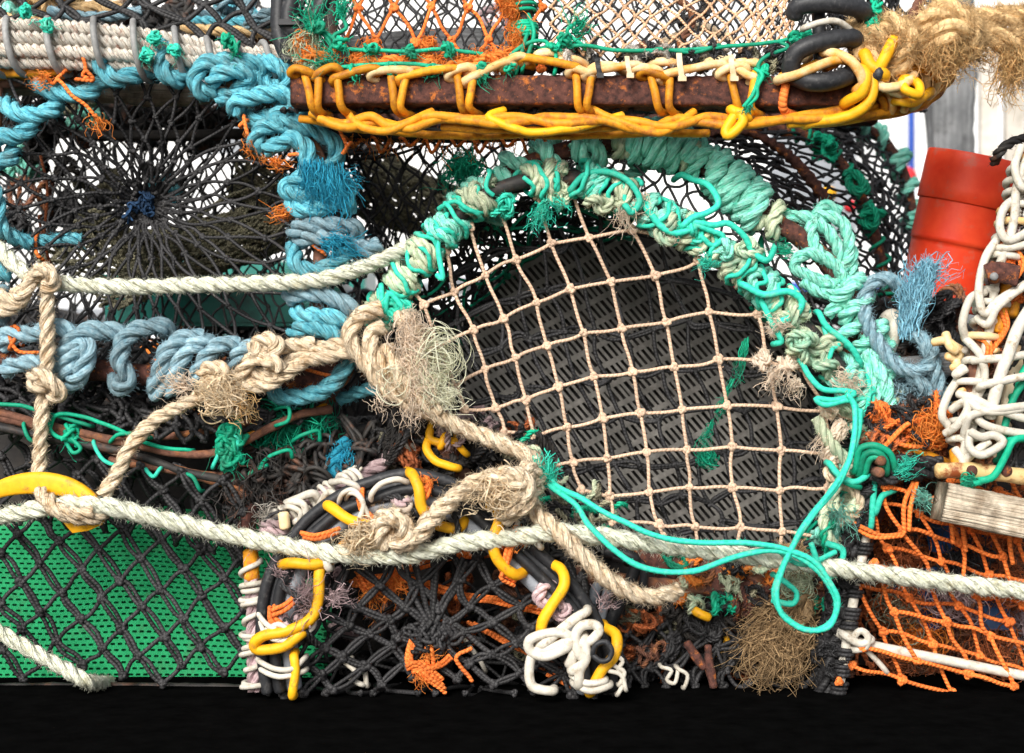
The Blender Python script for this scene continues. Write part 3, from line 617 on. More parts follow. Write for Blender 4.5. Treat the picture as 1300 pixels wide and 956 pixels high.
ln(cen, '628 232 62;642 212 59;660 222 56;690 238 55;720 232 59;745 222 60', .009, 'turq', 'r', 900, 'rope_binding')
ln(cen, '672 205 61;690 182 59;706 190 56;712 212 56;735 222 58;770 224 58;800 222 56;822 206 56;826 190 61', .009, 'turq', 'r', 900, 'rope_binding')
ln(cen, '575 258 56;588 244 52;606 262 48;622 276 40;640 280 30', .0085, 'turq', 'r', 900, 'rope_binding')
# bindings of the dark front hoop
for (xa, ya, xb, yb, turns, m1, m2) in ((484, 412, 494, 378, 3, 'sage', 'turqc'), (503, 365, 520, 345, 2.6, 'sage', 'turqc'), (528, 335, 548, 312, 3, 'sage', 'turqc'), (552, 308, 580, 276, 3.4, 'turq', 'turqc'),
        (590, 268, 626, 246, 3.2, 'sage', 'turqc'), (672, 230, 716, 227, 3.2, 'sage', 'turqc'), (738, 228, 772, 240, 2.4, 'turq', 'turqc'), (778, 246, 800, 250, 1.6, 'sage', 'turqc'), (804, 254, 850, 282, 2.8, 'turq', 'turqc'), (858, 286, 902, 312, 2.8, 'sage', 'turqc'), (955, 355, 980, 378, 1.8, 'turq', 'turqc'), (1060, 460, 1090, 510, 2.8, 'turq', 'turqc'),
        (925, 330, 948, 348, 2, 'sage', 'turqc'), (985, 380, 1010, 404, 2.2, 'sage', 'turqc'), (1030, 424, 1052, 450, 2, 'sage', 'turqc'), (1098, 520, 1106, 560, 2.6, 'sage', 'turqc'), (1092, 636, 1072, 684, 3.5, 'sage', 'turqc'), (1106, 570, 1100, 612, 2.6, 'sage', 'green')):
    ta, tb = arc_t(inner, xa, ya), arc_t(inner, xb, yb)
    wrapon(cen, inner, ta, tb, .0175, .0078, turns, m1, fuzz=800, jr=.16, jt=.6)
    wrapon(cen, inner, ta + random.uniform(-.01, .01), tb + random.uniform(-.004, .01), .0215, .0030, turns * .8 + .7, m2, kind='c', jr=.22, jt=.9)
# knots on the hoop
def knot(parent, px, py, d, size, r, m, seed, kind='r', fuzz=900, shape=0, name='knot', ax=None):
    g = Geo(); c = knotline(P(px, py, d), size, shape, seed, ax)
    if kind == 'r': rope(g, c, r, fuzz=fuzz, fz=.005)
    else: tube(g, spline(c, .0025), r, 8)
    return obj(name, g, M[m], parent)
for k, (x, y, d, s, r, m, sh) in enumerate(((705, 238, -14, .017, .0045, 'sage', 1), (852, 292, -18, .018, .0068, 'sage', 0), (760, 255, -16, .015, .006, 'sage', 0), (918, 318, -14, .018, .006, 'turq', 0), (948, 322, -14, .015, .0055, 'sage', 1),
        (1006, 398, -16, .018, .0062, 'sage', 0), (1020, 440, -16, .020, .006, 'sage', 1), (1048, 462, -12, .018, .0065, 'sage', 0), (1070, 520, -8, .017, .006, 'sage', 1), (1078, 600, -10, .016, .006, 'turq', 0), (1050, 680, -10, .016, .006, 'turq', 1),
        (882, 292, -22, .014, .0052, 'turqc', 0), (640, 262, -18, .013, .004, 'turqc', 1), (500, 390, -14, .014, .0045, 'turqc', 1))):
    knot(cen, x, y, d, s, r, m, 50 + k, shape=sh)
# loose turquoise ends and cords over the hoop
ln(cen, '725 240 -20;742 222 -26;768 218 -30;792 226 -32;806 240 -34;812 256 -34;802 270 -34;795 262 -36', .0040, 'turqc', d=-20)
ln(cen, '858 226 30;866 222 10;880 228 0;900 236 -20;912 258 -28;898 270 -30;880 276 -32;868 286 -34', .0042, 'turqc')
ln(cen, '880 282 -30;905 286 -30;925 284 -28;945 300 -26;955 318 -22;975 330 -20;990 300 60;1010 290 100', .0040, 'turqc')
ln(cen, '880 284 -30;900 292 -30;918 300 -28;905 312 -24;890 300 -26', .0036, 'turqc')
ln(cen, '820 264 -24;838 286 -28;858 296 -30;880 290 -32', .0045, 'turqc')
ln(cen, '945 362 -24;970 374 -30;1000 370 -32;1018 382 -30;1010 400 -28;992 408 -26', .0045, 'turqc')
ln(cen, '968 385 -18;980 410 -22;992 432 -22;985 436 -18', .0040, 'turqc')
ln(cen, '1040 398 -10;1050 415 -16;1078 438 -18;1092 460 -10', .0040, 'turqc')
ln(cen, '1018 460 -20;1028 478 -26;1045 494 -30;1072 496 -32;1085 500 -32;1060 508 -34;1036 506 -34;1048 514 -34;1078 508 -34;1088 520 -34', .0038, 'turqc')
ln(cen, '566 276 -16;556 310 -22;562 352 -26;556 350 -24', .0036, 'turqc')
ln(cen, '484 366 -16;488 398 -20;494 372 -24;512 392 -22', .0036, 'turqc')
# big turquoise knot with its rope down the right side
for k, s in enumerate(('1000 318 45;985 298 35;1002 276 30;1030 278 25;1056 300 22;1068 336 22;1058 360 20;1030 352 16;1008 338 17;1024 322 15;1052 330 14;1072 352 17',
     '1066 270 38;1046 262 33;1030 290 22;1040 322 17;1064 340 15;1076 372 17;1060 390 20;1050 400 25', '1075 296 35;1082 330 28;1070 362 23;1044 372 18;1018 356 18', '1015 282 35;1044 274 26;1070 284 25;1078 318 23;1064 350 18',
     '1060 380 20;1084 388 15;1092 408 15;1070 424 15;1050 436 15')):
    g = Geo(); rope(g, pp(s), .0088, fuzz=1100); obj('knot_turn', g, M['turq'], cen)
ln(cen, '1100 446 10;1118 474 0;1128 510 0;1122 550 0;1104 566 4', .0105, 'turq', 'r', 1000, 'rope_binding')
ln(cen, '1088 455 14;1106 480 6;1114 515 4;1106 548 8', .0095, 'turq', 'r', 1000, 'rope_binding')
ln(cen, '1036 530 -10;1050 556 -16;1070 580 -16;1092 600 -10;1098 570 -6', .0085, 'sage', 'r', 800, 'rope_binding')
ln(cen, '1010 276 55;996 268 60;980 284 59;966 308 55;970 330 45', .0045, 'green', name='cord')
# frayed cream and green ends caught on the hoop
for (x, y, d, dx, dz, m, mm, l) in ((796, 262, -22, -.2, -1, 'cream', 70, .035), (812, 250, -22, .1, -1, 'cream', 50, .03), (1000, 412, -26, -1, -.1, 'cream', 90, .03), (990, 470, -24, -.7, -.8, 'cream', 90, .03), (1008, 480, -24, 0, -1, 'cream', 60, .03),
        (1062, 478, -22, .9, -.5, 'cream', 90, .035), (1072, 486, -18, 1, -.4, 'cream', 60, .03), (708, 222, -20, .2, .6, 'cream', 60, .016), (690, 262, -16, -.3, -1, 'turqc', 120, .03), (700, 255, -16, 1, -.6, 'turqc', 80, .026),
        (588, 262, 60, -1, .6, 'turq', 50, .018), (506, 336, 0, -1, .7, 'turq', 50, .02), (905, 330, -20, -.6, -.2, 'turqc', 70, .02), (845, 302, -20, .8, .2, 'cream', 40, .02), (1046, 556, -12, -.5, -.7, 'cream', 50, .025), (1002, 322, 30, -1, .1, 'green', 70, .03)):
    g = Geo(); frayed(g, P(x, y, d), (dx, -.25, dz), int(mm * .6), l * .8, .28, .5, .0005, .005); obj('frayed_end', g, M[m], cen)
for (x, y, m, sd) in ((968, 456, 'cream', 1), (1052, 520, 'cream', 2), (1056, 578, 'cream', 3), (1066, 548, 'cream', 4), (1000, 462, 'cream', 5), (986, 416, 'cream', 7)):
    g = Geo(); rope(g, knotline(P(x, y, -10), .010, 1, sd), .004, fuzz=900); obj('knot', g, M[m], cen)
# green streamer behind the net
g = Geo(); frayed(g, P(948, 430, 30), (-.25, 0, -1), 26, .06, .04, .2, .0006, .002); frayed(g, P(930, 482, 34), (-.40, 0, -1), 22, .055, .04, .2, .0006, .0015); frayed(g, P(905, 535, 40), (-.45, 0, -1), 22, .048, .06, .3, .0005, .002); obj('streamer', g, M['green'], cen)
g = Geo(); nest(g, P(898, 582, 60), 90, .012, .009, .0004); obj('streamer_tuft', g, M['green'], cen)
# weed-green twists and rusty clutter at the sill
for k in range(26):
    x = RNG.uniform(655, 800); y = 560 + (x - 640) * .6 + RNG.uniform(-20, 50); a = RNG.uniform(0, 6.28); l = RNG.uniform(8, 18)
    g = Geo(); rope(g, np.array([P(x, y, 10), P(x + l * math.cos(a), y + l * math.sin(a), 0), P(x + l * math.cos(a + .5) * 1.8, y + l * math.sin(a + .5) * 1.8, 12)]), .0036, fuzz=500); obj('twine_end', g, M[random.choice(['nolive', 'sage', 'green', 'nolive'])], cen)
for k in range(70):
    x = RNG.uniform(850, 1060); y = 728 + RNG.uniform(-18, 42); g = Geo(); s = RNG.uniform(.008, .018)
    rope(g, knotline(P(x, y, RNG.uniform(-15, 40)), s, 1, 300 + k, n=40), RNG.uniform(.002, .0045), step=.003, fuzz=500); obj('tangle', g, M[random.choice(['nblack', 'rusty', 'orangef', 'nolive', 'sage', 'nblack', 'rust', 'green'])], cen)
g = Geo(); sweep(g, spline(pp('790 690 20;870 716 20;930 742 10;990 760 6;1046 745 10'), .004), rrect(.03, .045, .012, 3, 3), rough=.006, rf=14); obj('crusted_sill', g, M['rust'], cen)
# ================================================================== upper left creel (blue rope)

lc = thing('lobster_creel', 'creel bound with thick blue rope, black net funnel, at the left', 'creel', (-.45, .1, .4), G1)
top = spline(pp('-60 110 30;30 100 30;110 92 26;190 82 20;250 88 10;300 106 0;345 128 0;385 165 0;406 215 0;412 280 0;406 345 0;408 400 0;432 436 0;440 470 0;415 492 6;370 500 10'), .003)
g = Geo(); sweep(g, top, [(.010 * math.cos(a), .010 * math.sin(a)) for a in np.linspace(0, 2 * PI, 12, endpoint=False)], up=(.01, 1, 0), rough=.001, rf=24); obj('face_frame', g, M['rusty'], lc)
bot = spline(pp('-60 455 10;40 462 10;120 470 10;200 478 10;300 484 10;380 482 8;440 470 6'), .003)
g = Geo(); sweep(g, bot, [(.014 * math.cos(a), .014 * math.sin(a)) for a in np.linspace(0, 2 * PI, 12, endpoint=False)], up=(.01, 1, 0), rough=.0015, rf=20); obj('base_rod', g, M['rust'], lc)
lft = spline(pp('-6 100 30;-10 200 20;-14 330 20;-10 455 10'), .004)
g = Geo(); tube(g, lft, .011, 10); obj('face_frame', g, M['rusty'], lc)
for s in ('440 470 6;500 452 300;520 440 520', '200 82 20;260 84 300;300 90 520', '395 190 0;440 190 300;470 190 520', '-60 455 10;0 440 500', '300 90 520;470 190 520;480 330 520;520 440 520', '-40 92 520;140 84 520;300 90 520'):
    g = Geo(); tube(g, spline(pp(s), .006), .008, 8); obj('rear_rod', g, M['tar'], lc)
# funnel net: polar
rim = []
for a in np.linspace(0, 2 * PI, 25)[:-1]:
    dx, dy = math.cos(a), math.sin(a); cx, cy = 195, 275; k = min((215 if dx > 0 else 205) / max(abs(dx), 1e-3), (185 if dy < 0 else 195) / max(abs(dy), 1e-3)); k = min(k, 255)
    rim.append((cx + dx * k, cy + dy * k))
rows = []
for q_, dd in ((0, 8), (.2, 14), (.4, 26), (.6, 44), (.78, 64), (.9, 86), (.965, 100)):
    rows.append([P(x + (186 - x) * q_, y + (262 - y) * q_, dd) for x, y in rim + rim[:2]])
Sp = patch(rows); wrapu = lambda u, v: Sp((u % 1.0) * 24 / 25, v)
g = Geo(); vv = lambda v: 1 - (1 - v) ** 1.25
A, B, pts = [], [], {}
nu, nv = 29, 8
for j in range(nv + 1):
    for i in range(nu): pts[i, j] = ((i + (.5 if j % 2 else 0)) + RNG.normal(0, .11), (j + RNG.normal(0, .10)) / nv)
E = []
for j in range(nv):
    for i in range(nu):
        a = pts[i, j]
        for s in (0, -1 if j % 2 == 0 else 1):
            b = pts[(i + s) % nu, j + 1]; bu = b[0]
            if bu - a[0] > nu / 2: bu -= nu
            if a[0] - bu > nu / 2: bu += nu
            E.append(((a[0] / nu, min(max(a[1], 0), 1)), (bu / nu, min(max(b[1], 0), 1))))
Sq = lambda u, v: wrapu(u, vv(v))
netlines(g, Sq, E, .0023, wamp=.002, seg=7, sides=6)
pa = np.array([(u / nu, min(max(v, 0), 1)) for (i, j), (u, v) in pts.items() if 0 < j < nv]); netknots(g, Sq(pa[:, 0], pa[:, 1]), .0062)
pc = P(186, 262, 100)
for k in range(26):
    a = RNG.uniform(0, 6.28); tube(g, spline(np.array([pc + [.014 * math.cos(a), 0, .014 * math.sin(a)], pc + RNG.normal(0, .006, 3), pc + [0, .03, 0] + RNG.normal(0, .012, 3)]), .004), .0028, 5)
obj('entrance_net', g, M['nblack'], lc)
g = Geo(); 
for k in range(14): tube(g, spline(knotline(pc + RNG.normal(0, .008, 3) + [0, -.012, -.004], .007, 1, k, n=40), .002), .0014, 5)
M['navyt'] = mk('navy_twine', (.01, .03, .07), (.02, .06, .14), None, tv=.4); obj('lashing', g, M['navyt'], lc)
# second skins: shell nets further in
St = patch([[P(-40, 90, 30), P(100, 90, 30), P(220, 80, 20), P(330, 110, 0), P(405, 200, 0)], [P(-40, 95, 280), P(110, 95, 280), P(240, 95, 280), P(350, 130, 260), P(440, 210, 260)], [P(-40, 95, 520), P(110, 90, 520), P(250, 90, 520), P(380, 130, 520), P(480, 220, 520)]])
g = Geo(); net(g, St, 17, 9, .0027, 'd', jit=.2, wamp=.003); obj('shell_net', g, M['nblack'], lc)
Sr2 = patch([[P(400, 190, 4), P(412, 290, 4), P(406, 380, 4), P(430, 450, 6)], [P(450, 190, 250), P(470, 290, 250), P(480, 380, 250), P(490, 450, 250)], [P(475, 190, 520), P(500, 290, 520), P(515, 380, 520), P(525, 440, 520)]])
g = Geo(); net(g, Sr2, 9, 9, .0028, 'd', jit=.2, wamp=.003); obj('shell_net', g, M['nblack'], lc)
Sb = patch([[P(-40, 460, 10), P(120, 470, 10), P(280, 484, 10), P(440, 470, 10)], [P(-40, 440, 260), P(120, 440, 260), P(290, 445, 260), P(470, 440, 260)], [P(-40, 425, 520), P(120, 425, 520), P(290, 430, 520), P(500, 430, 520)]])
g = Geo(); net(g, Sb, 18, 9, .0028, 'd', jit=.2, wamp=.003); obj('floor_net', g, M['nblack'], lc)
Sz = patch([[P(-40, 95, 520), P(140, 90, 520), P(300, 95, 520), P(470, 190, 520)], [P(-40, 260, 530), P(140, 265, 530), P(300, 270, 530), P(490, 300, 530)], [P(-40, 425, 520), P(140, 425, 520), P(300, 430, 520), P(510, 430, 520)]])
g = Geo(); net(g, Sz, 13, 8, .0024, 'd', jit=.2, wamp=.003, seg=5); obj('rear_net', g, M['nblack'], lc)
# olive bait net funnels inside
def funnel(px0, py0, r0, px1, py1, r1, d0, d1, nu=26, nv=16, m='nolive', parent=lc, dense=1):
    a, b = P(px0, py0, d0), P(px1, py1, d1); ax = b - a; L = np.linalg.norm(ax); ax /= L; n = np.cross(ax, [0, 0, 1.]); n /= np.linalg.norm(n); bb = np.cross(ax, n)
    def Sf(u, v):
        R = ((r0 + (r1 - r0) * v ** .8) * .001)[..., None]; th = (u * 2 * PI)[..., None]
        return a + ax * (L * v)[..., None] + R * (np.cos(th) * n + np.sin(th) * bb) + [0, 0, -.02] * np.sin(PI * v)[..., None]
    g = Geo()
    for k in range(dense): net(g, Sf, nu, nv, .0021, 'd', jit=.2, wamp=.002, seg=5, sides=4)
    obj('inner_funnel', g, M[m], parent)
funnel(430, 245, 42, 150, 330, 34, 330, 200, 22, 18, dense=2); funnel(130, 330, 70, 240, 300, 12, 130, 240, 26, 12)
funnel(470, 230, 55, 640, 270, 30, 380, 330, 24, 15, dense=2); funnel(300, 210, 38, 420, 250, 20, 300, 330, 18, 10)
for s in ('110 300 120;200 320 190;330 300 240', '60 330 150;180 345 200;330 330 240', '220 300 130;290 250 200;360 232 240', '100 280 140;160 340 170;240 350 200', '150 350 120;260 330 170;330 280 220'):
    ln(lc, s, .0034, 'nolive', 'r', 300, 'bait_cord')
# small-mesh black netting behind centre-left (seen above the pale rope)
Sm = patch([[P(440, 165, 200), P(540, 170, 200), P(640, 180, 200)], [P(450, 240, 220), P(550, 240, 220), P(640, 230, 220)], [P(460, 320, 230), P(540, 330, 230), P(600, 300, 230)]])
g = Geo(); net(g, Sm, 6, 7, .0022, 'd', jit=.12, wamp=.002); obj('side_net', g, M['nblack'], lc)
ln(lc, '440 196 200;500 190 200;560 166 200', .0022, 'nblack'); ln(lc, '440 204 200;510 194 200;570 168 200', .0022, 'nblack')
g = Geo(); frayed(g, P(590, 205, 200), (0, 0, -1), 160, .04, .5, .5, .0008, .01); nest(g, P(585, 212, 200), 150, .018, .014, .0005); obj('tassel', g, M['green'], lc)

# thick blue rope along the frame
def bl(s, r=.0118, m='blue', fz=1300, par=None): g = Geo(); rope(g, pp(s), r, fuzz=fz, fz=.006); return obj('rope_binding', g, M[m], par or lc)
bl('108 92 40;122 74 4;132 66 -6;128 84 -14;144 100 -18;168 96 -12;192 90 6;200 78 30')
bl('196 98 44;200 70 6;208 58 -8;204 72 -16;208 92 -20;224 102 -14;238 94 0;246 96 30')
bl('48 92 40;58 112 8;82 118 -6;110 118 -8;130 104 8;136 92 30'); bl('40 96 44;52 108 10;66 116 -2')
bl('4 130 20;20 142 -6;40 146 -10;66 140 -4;72 132 20'); bl('-30 190 -10;0 174 -14;24 172 -10;40 158 -2;34 146 12'); bl('-30 206 -6;-4 206 -12;14 200 -8;16 188 10')
bl('272 118 -6;254 116 -16;248 98 -20;262 80 -20;300 78 -22;328 82 -14;336 96 0'); bl('268 104 -14;282 92 -24;305 90 -24;318 98 -16;300 116 -6;275 126 -2')
bl('330 76 -8;352 82 -16;366 96 -16;360 112 -8;340 108 -4;326 92 -8'); bl('300 144 -14;298 130 -22;316 124 -26;352 118 -26;368 128 -18;362 144 -2')
bl('366 136 -4;352 146 -18;356 160 -12;378 162 -4'); bl('332 188 -12;324 180 -20;332 164 -24;352 158 -26;386 160 -26;420 178 -22;428 196 -14;420 212 -6')
bl('362 160 -24;348 150 -26;366 142 -20;390 142 -12;396 156 -4', m='blue'); bl('336 190 -22;352 184 -26;372 176 -28;390 190 -28;396 214 -26')
bl('410 222 -10;384 226 -22;364 238 -26;374 246 -26;410 250 -22;430 238 -10'); bl('368 258 -16;382 266 -26;410 262 -26;438 248 -22;444 236 -10', m='blue')
bl('384 190 -26;396 212 -28;412 226 -26;440 252 -22;442 270 -14', .011)
g = Geo()
for k in range(7): frayed(g, P(392 + k * 6, 208 + k * 2, -34), (.05 + k * .03, -.1, -1), 60, .048, .14, .25, .0006, .006)
frayed(g, P(440, 230, -26), (1, 0, -.1), 90, .012, .5, .3, .0005, .008); obj('frayed_end', g, M['sky'], lc)
bl('372 296 -8;384 288 -24;414 286 -26;448 288 -20;452 302 -6', m='dusty'); bl('374 312 0;376 334 -22;394 344 -26;420 338 -26;440 320 -22;450 318 -6'); bl('380 306 -4;396 300 -24;430 306 -26;452 314 -10', m='dusty')
bl('450 312 -12;468 316 -14;480 312 -6', .012, 'dusty')
bl('366 378 -6;384 372 -22;416 376 -24;444 390 -20;448 402 -4', m='dusty'); bl('376 396 -4;388 400 -22;414 402 -26;436 408 -20;440 420 -4'); bl('372 424 -4;384 416 -22;408 418 -26;428 428 -24;440 448 -16;436 470 -12;416 492 -16;392 502 -20;362 504 -16;345 496 0', .0118)
bl('430 508 40;460 496 30;490 492 30;520 490 60', .009, 'blue')
g = Geo(); frayed(g, P(412, 306, -30), (1, -.1, -.3), 120, .04, .2, .5, .0006, .005); obj('frayed_end', g, M['sky'], lc)
for (s, r) in (('2 440 -4;10 426 -14;40 424 -18;72 416 -20;94 426 -14;86 440 -4', .0125), ('4 470 -6;24 462 -18;52 460 -20;80 468 -14;86 474 -2', .012), ('86 470 -16;80 452 -20;96 430 -24;112 420 -24;138 420 -20;162 428 -6', .0135), ('84 484 -6;84 466 -22;104 436 -28;112 448 -30;100 478 -26;84 490 -6', .0125),
        ('148 480 2;152 492 -16;164 482 -22;152 458 -26;158 432 -26;176 418 -24;206 414 -18;214 424 0', .0125), ('198 484 2;198 498 -12;204 470 -24;212 446 -28;232 430 -26;258 430 -18', .0125), ('216 492 -4;218 494 -14;224 468 -26;238 444 -28;258 434 -22;266 436 -8', .012),
        ('248 486 0;250 474 -20;266 448 -28;284 436 -26;302 438 -16', .0115), ('298 466 -6;304 448 -22;322 440 -20;334 446 -6', .011)):
    bl(s, r, 'dusty', 1700)
bl('16 300 60;40 306 50;80 304 40;104 304 44', .0095, 'blue'); bl('-20 220 0;-4 250 -6;0 285 -4;14 300 6;40 310 20', .0105, 'blue'); bl('-10 330 10;2 345 4;12 350 10', .012, 'blue'); bl('2 408 10;-2 380 -6;8 370 4', .013, 'dusty')
bl('380 166 -4;352 148 -8;320 152 -2;306 140 10', .011, 'blue')
# orange twine ties
for s in ('112 60 -8;106 72 -20;108 88 -22;104 96 -20;112 100 -18', '108 88 -22;118 102 -20;98 100 -20', '84 90 -8;74 100 -16;80 106 -18;92 120 -18;110 134 -14;122 150 -10', '74 98 -16;68 106 -16;62 100 -6', '310 148 -16;312 160 -22;316 172 -22', '312 152 -18;304 158 -20', '348 142 -18;342 152 -18;350 140 -20',
        '372 176 -26;382 188 -30;388 200 -28', '368 196 -26;382 196 -30;390 206 -24', '375 462 -8;392 470 -16;420 476 -10', '14 416 -20;14 430 -22;24 446 -22;46 448 -20', '18 414 -20;24 420 -24;12 440 -22', '404 304 -12;396 310 -20;412 322 -22', '46 300 40;46 320 20;56 330 30', '30 420 -10;26 436 -14'):
    ln(lc, s, .0024, 'norange', 'c', name='orange_tie', jg=.001)
for (x, y, dx, dz, k) in ((316, 172, .2, -1, 30), (345, 207, 1, 0, 34), (352, 208, -.4, .2, 20), (366, 268, -1, -.3, 34), (376, 268, -1, .1, 20), (60, 100, -1, 0, 30), (122, 150, .3, -1, 26)):
    g = Geo(); frayed(g, P(x, y, -20), (dx, -.1, dz), k, .020, .25, .5, .0005, .005); obj('frayed_end', g, M['orangef'], lc)
for s in ('56 298 90;60 240 100;52 200 110', '50 280 100;62 330 90'):
    ln(lc, s, .002, 'nbrown')
g = Geo(); sweep(g, spline(pp('-40 108 70;60 106 70;150 118 90;240 120 120;330 112 160'), .006), rrect(.035, .03, .006, 2, 3), rough=.003, rf=12); obj('wood_batten', g, M['wood'], lc)
g = Geo(); sweep(g, spline(pp('100 172 240;220 172 240;340 170 240;460 175 240'), .008), rrect(.02, .014, .004, 2, 2), rough=.001); obj('cross_bar', g, M['dark'], lc)

# ================================================================== top left creel, rope roll on its lower bar
tl = thing('lobster_creel', 'creel at the top left whose lower bar is padded with white ropes and grey coil', 'creel', (-.5, .1, .85), G1)
for k, (o0, o1, m) in enumerate(((-24, -10, 'white'), (-8, -3, 'white'), (8, 4, 'white'), (22, 9, 'white'), (-2, 6, 'white'))):
    g = Geo(); dz = 8 if k == 4 else (-10 if k in (1, 2) else 0)
    c = np.array([P(-30, 55 + o0, -8 + dz), P(60, 57 + o0, -8 + dz), P(150, 62 + o0 * .9, -6 + dz), P(230, 70 + o0 * .7 + o1 * .2, -2 + dz), P(300, 76 + o1, 4 + dz), P(360, 76 + o1, 10 + dz), P(420, 78 + o1 * .8, 20 + dz)]); rope(g, c, .0098 if k < 4 else .010, pitch=.03, fuzz=500, fz=.004); obj('padding_rope', g, M[m], tl)
core = spline(pp('-40 58 0;60 60 0;150 62 0;230 68 2;300 74 4;380 78 12'), .003)
for k, x in enumerate((-16, 12, 62, 122, 170, 222, 262, 300, 335)):
    t0 = arc_t(core, x - 22, 60); t1 = arc_t(core, x + 24, 64); R = .036 if x < 200 else (.030 if x < 260 else .022); g = Geo(); tube(g, spline(coil(core, R, t0, t1, 1.05, 2.2, jr=.04), .0025), .0042, 10); obj('grey_coil', g, M['gcoil'], tl)
g = Geo(); sweep(g, spline(pp('-60 92 20;0 92 20;60 90 20;90 88 24'), .005), rrect(.04, .02, .004, 2, 4), rough=.0004); obj('base_bar', g, M['amber'], tl)
g = Geo(); tube(g, spline(pp('130 74 -6;190 70 -4;250 86 0;330 112 6'), .004), .007, 10, jr=.12); obj('rusty_rod', g, M['rusty'], tl)
for s in ('-40 40 -10;0 -60 0', '420 70 20;420 -60 20', '-40 60 500;-40 -80 500', '420 60 500;420 -80 500', '-40 60 500;420 60 500', '-40 60 0;-40 60 500', '420 78 20;420 60 500'):
    g = Geo(); tube(g, spline(pp(s), .01), .009, 8); obj('frame_rod', g, M['tar'], tl)
Sf_ = patch([[P(-40, -70, 6), P(100, -70, 6), P(250, -70, 6), P(400, -70, 6)], [P(-40, 0, 2), P(100, 0, 2), P(250, 0, 2), P(400, 0, 6)], [P(-40, 45, 0), P(100, 40, 0), P(250, 50, 0), P(400, 70, 10)]])
g = Geo(); net(g, Sf_, 8, 5, .0033, 'd', jit=.15, wamp=.002, dblb=.0014, seg=7); obj('front_net', g, M['nblack'], tl)
Sg = patch([[P(-40, -80, 500), P(200, -80, 500), P(420, -80, 500)], [P(-40, 0, 500), P(200, 0, 500), P(420, 0, 500)], [P(-40, 60, 500), P(200, 62, 500), P(420, 64, 500)]])
g = Geo(); net(g, Sg, 16, 6, .0028, 'd', jit=.2, wamp=.002); obj('rear_net', g, M['nblack'], tl)
Sh = patch([[P(-40, 60, 10), P(200, 60, 10), P(420, 76, 10)], [P(-40, 60, 500), P(200, 62, 500), P(420, 64, 500)]])
g = Geo(); net(g, Sh, 18, 9, .0028, 'd', jit=.2, wamp=.003); obj('floor_net', g, M['nblack'], tl)
for k, (x, y, m, s) in enumerate(((110, 18, 'coir', .030), (150, 6, 'cream', .022), (80, 6, 'coir', .026), (20, 2, 'white', .022), (60, -8, 'coir', .024), (230, 26, 'tar', .022), (270, 34, 'dusty', .018), (300, 22, 'blue', .018), (330, 30, 'dusty', .018), (300, 8, 'dusty', .022), (10, 24, 'turq', .014), (205, 6, 'tar', .024), (240, 50, 'dark', .02), (345, 50, 'rusty', .016), (180, 40, 'tar', .02), (130, 30, 'white', .02))):
    g = Geo(); rope(g, knotline(P(x, y, 130 + (k % 4) * 60), s * 1.2, 1, 900 + k), .0075, fuzz=700); obj('stowed_rope', g, M[m], tl)
for s in ('230 36 120;300 40 120;360 44 140', '240 26 150;310 28 150;370 26 150', '60 14 90;120 22 100;180 14 110', '-10 20 120;60 30 110;120 34 130'):
    ln(tl, s, .008, random.choice(['dusty', 'blue', 'coir']), 'r', 800, 'stowed_rope')
def tie(parent, x, y, m='green', r=.0018, s=.008, k=3, d=-20, name='tie'):
    g = Geo()
    for q in range(k): tube(g, spline(knotline(P(x, y, d), s, 1, int(x * 7 + y + q), n=40), .0018), r, 6)
    frayed(g, P(x, y, d), (.3, -.2, -.6), 14, s * 1.6, .7, .5, .0005, .003); return obj(name, g, M[m], parent)
for x, y in ((32, 14), (60, 32), (196, 48), (222, 64), (186, 70), (288, 52), (298, 60)): tie(tl, x, y, 'turqc' if x < 250 else 'green', s=.007, d=-36)

# ================================================================== lower left creel (green mat)
ll = thing('lobster_creel', 'lower left creel with green plastic mesh floor behind knotted black net', 'creel', (-.5, .1, 0), G1)
for s, r, m in (('-60 512 -20;0 524 -20;80 545 -20;160 562 -20;230 576 -20;290 570 -14;370 530 0;420 520 20', .0055, 'rusty'), ('-60 528 -24;0 542 -24;80 560 -24;150 572 -22;240 600 -16;300 612 -8', .0052, 'tar'), ('-60 520 -16;20 534 -18;100 556 -18;180 585 -14;260 604 -6;330 600 4', .006, 'rusty'),
        ('140 585 -10;200 592 -14;260 606 -10;300 620 -4;316 650 0;318 700 6', .0068, 'rusty'), ('300 612 -4;360 580 20;430 556 60;480 540 90', .006, 'tar'), ('150 560 0;260 548 20;350 528 40;425 505 60', .0048, 'rusty'), ('318 690 6;322 780 6;324 878 10', .007, 'tar'), ('-60 874 20;130 872 20;324 874 10', .006, 'tar')):
    g = Geo(); tube(g, jig(spline(pp(s), .003), .0006, 60), r, 10, jr=.1); obj('frame_rod', g, M[m], ll)
g = Geo(); tube(g, spline(pp('296 560 -6;340 543 6;380 528 20;414 514 40'), .003), .0035, 8); obj('orange_rod', g, M['amber'], ll)
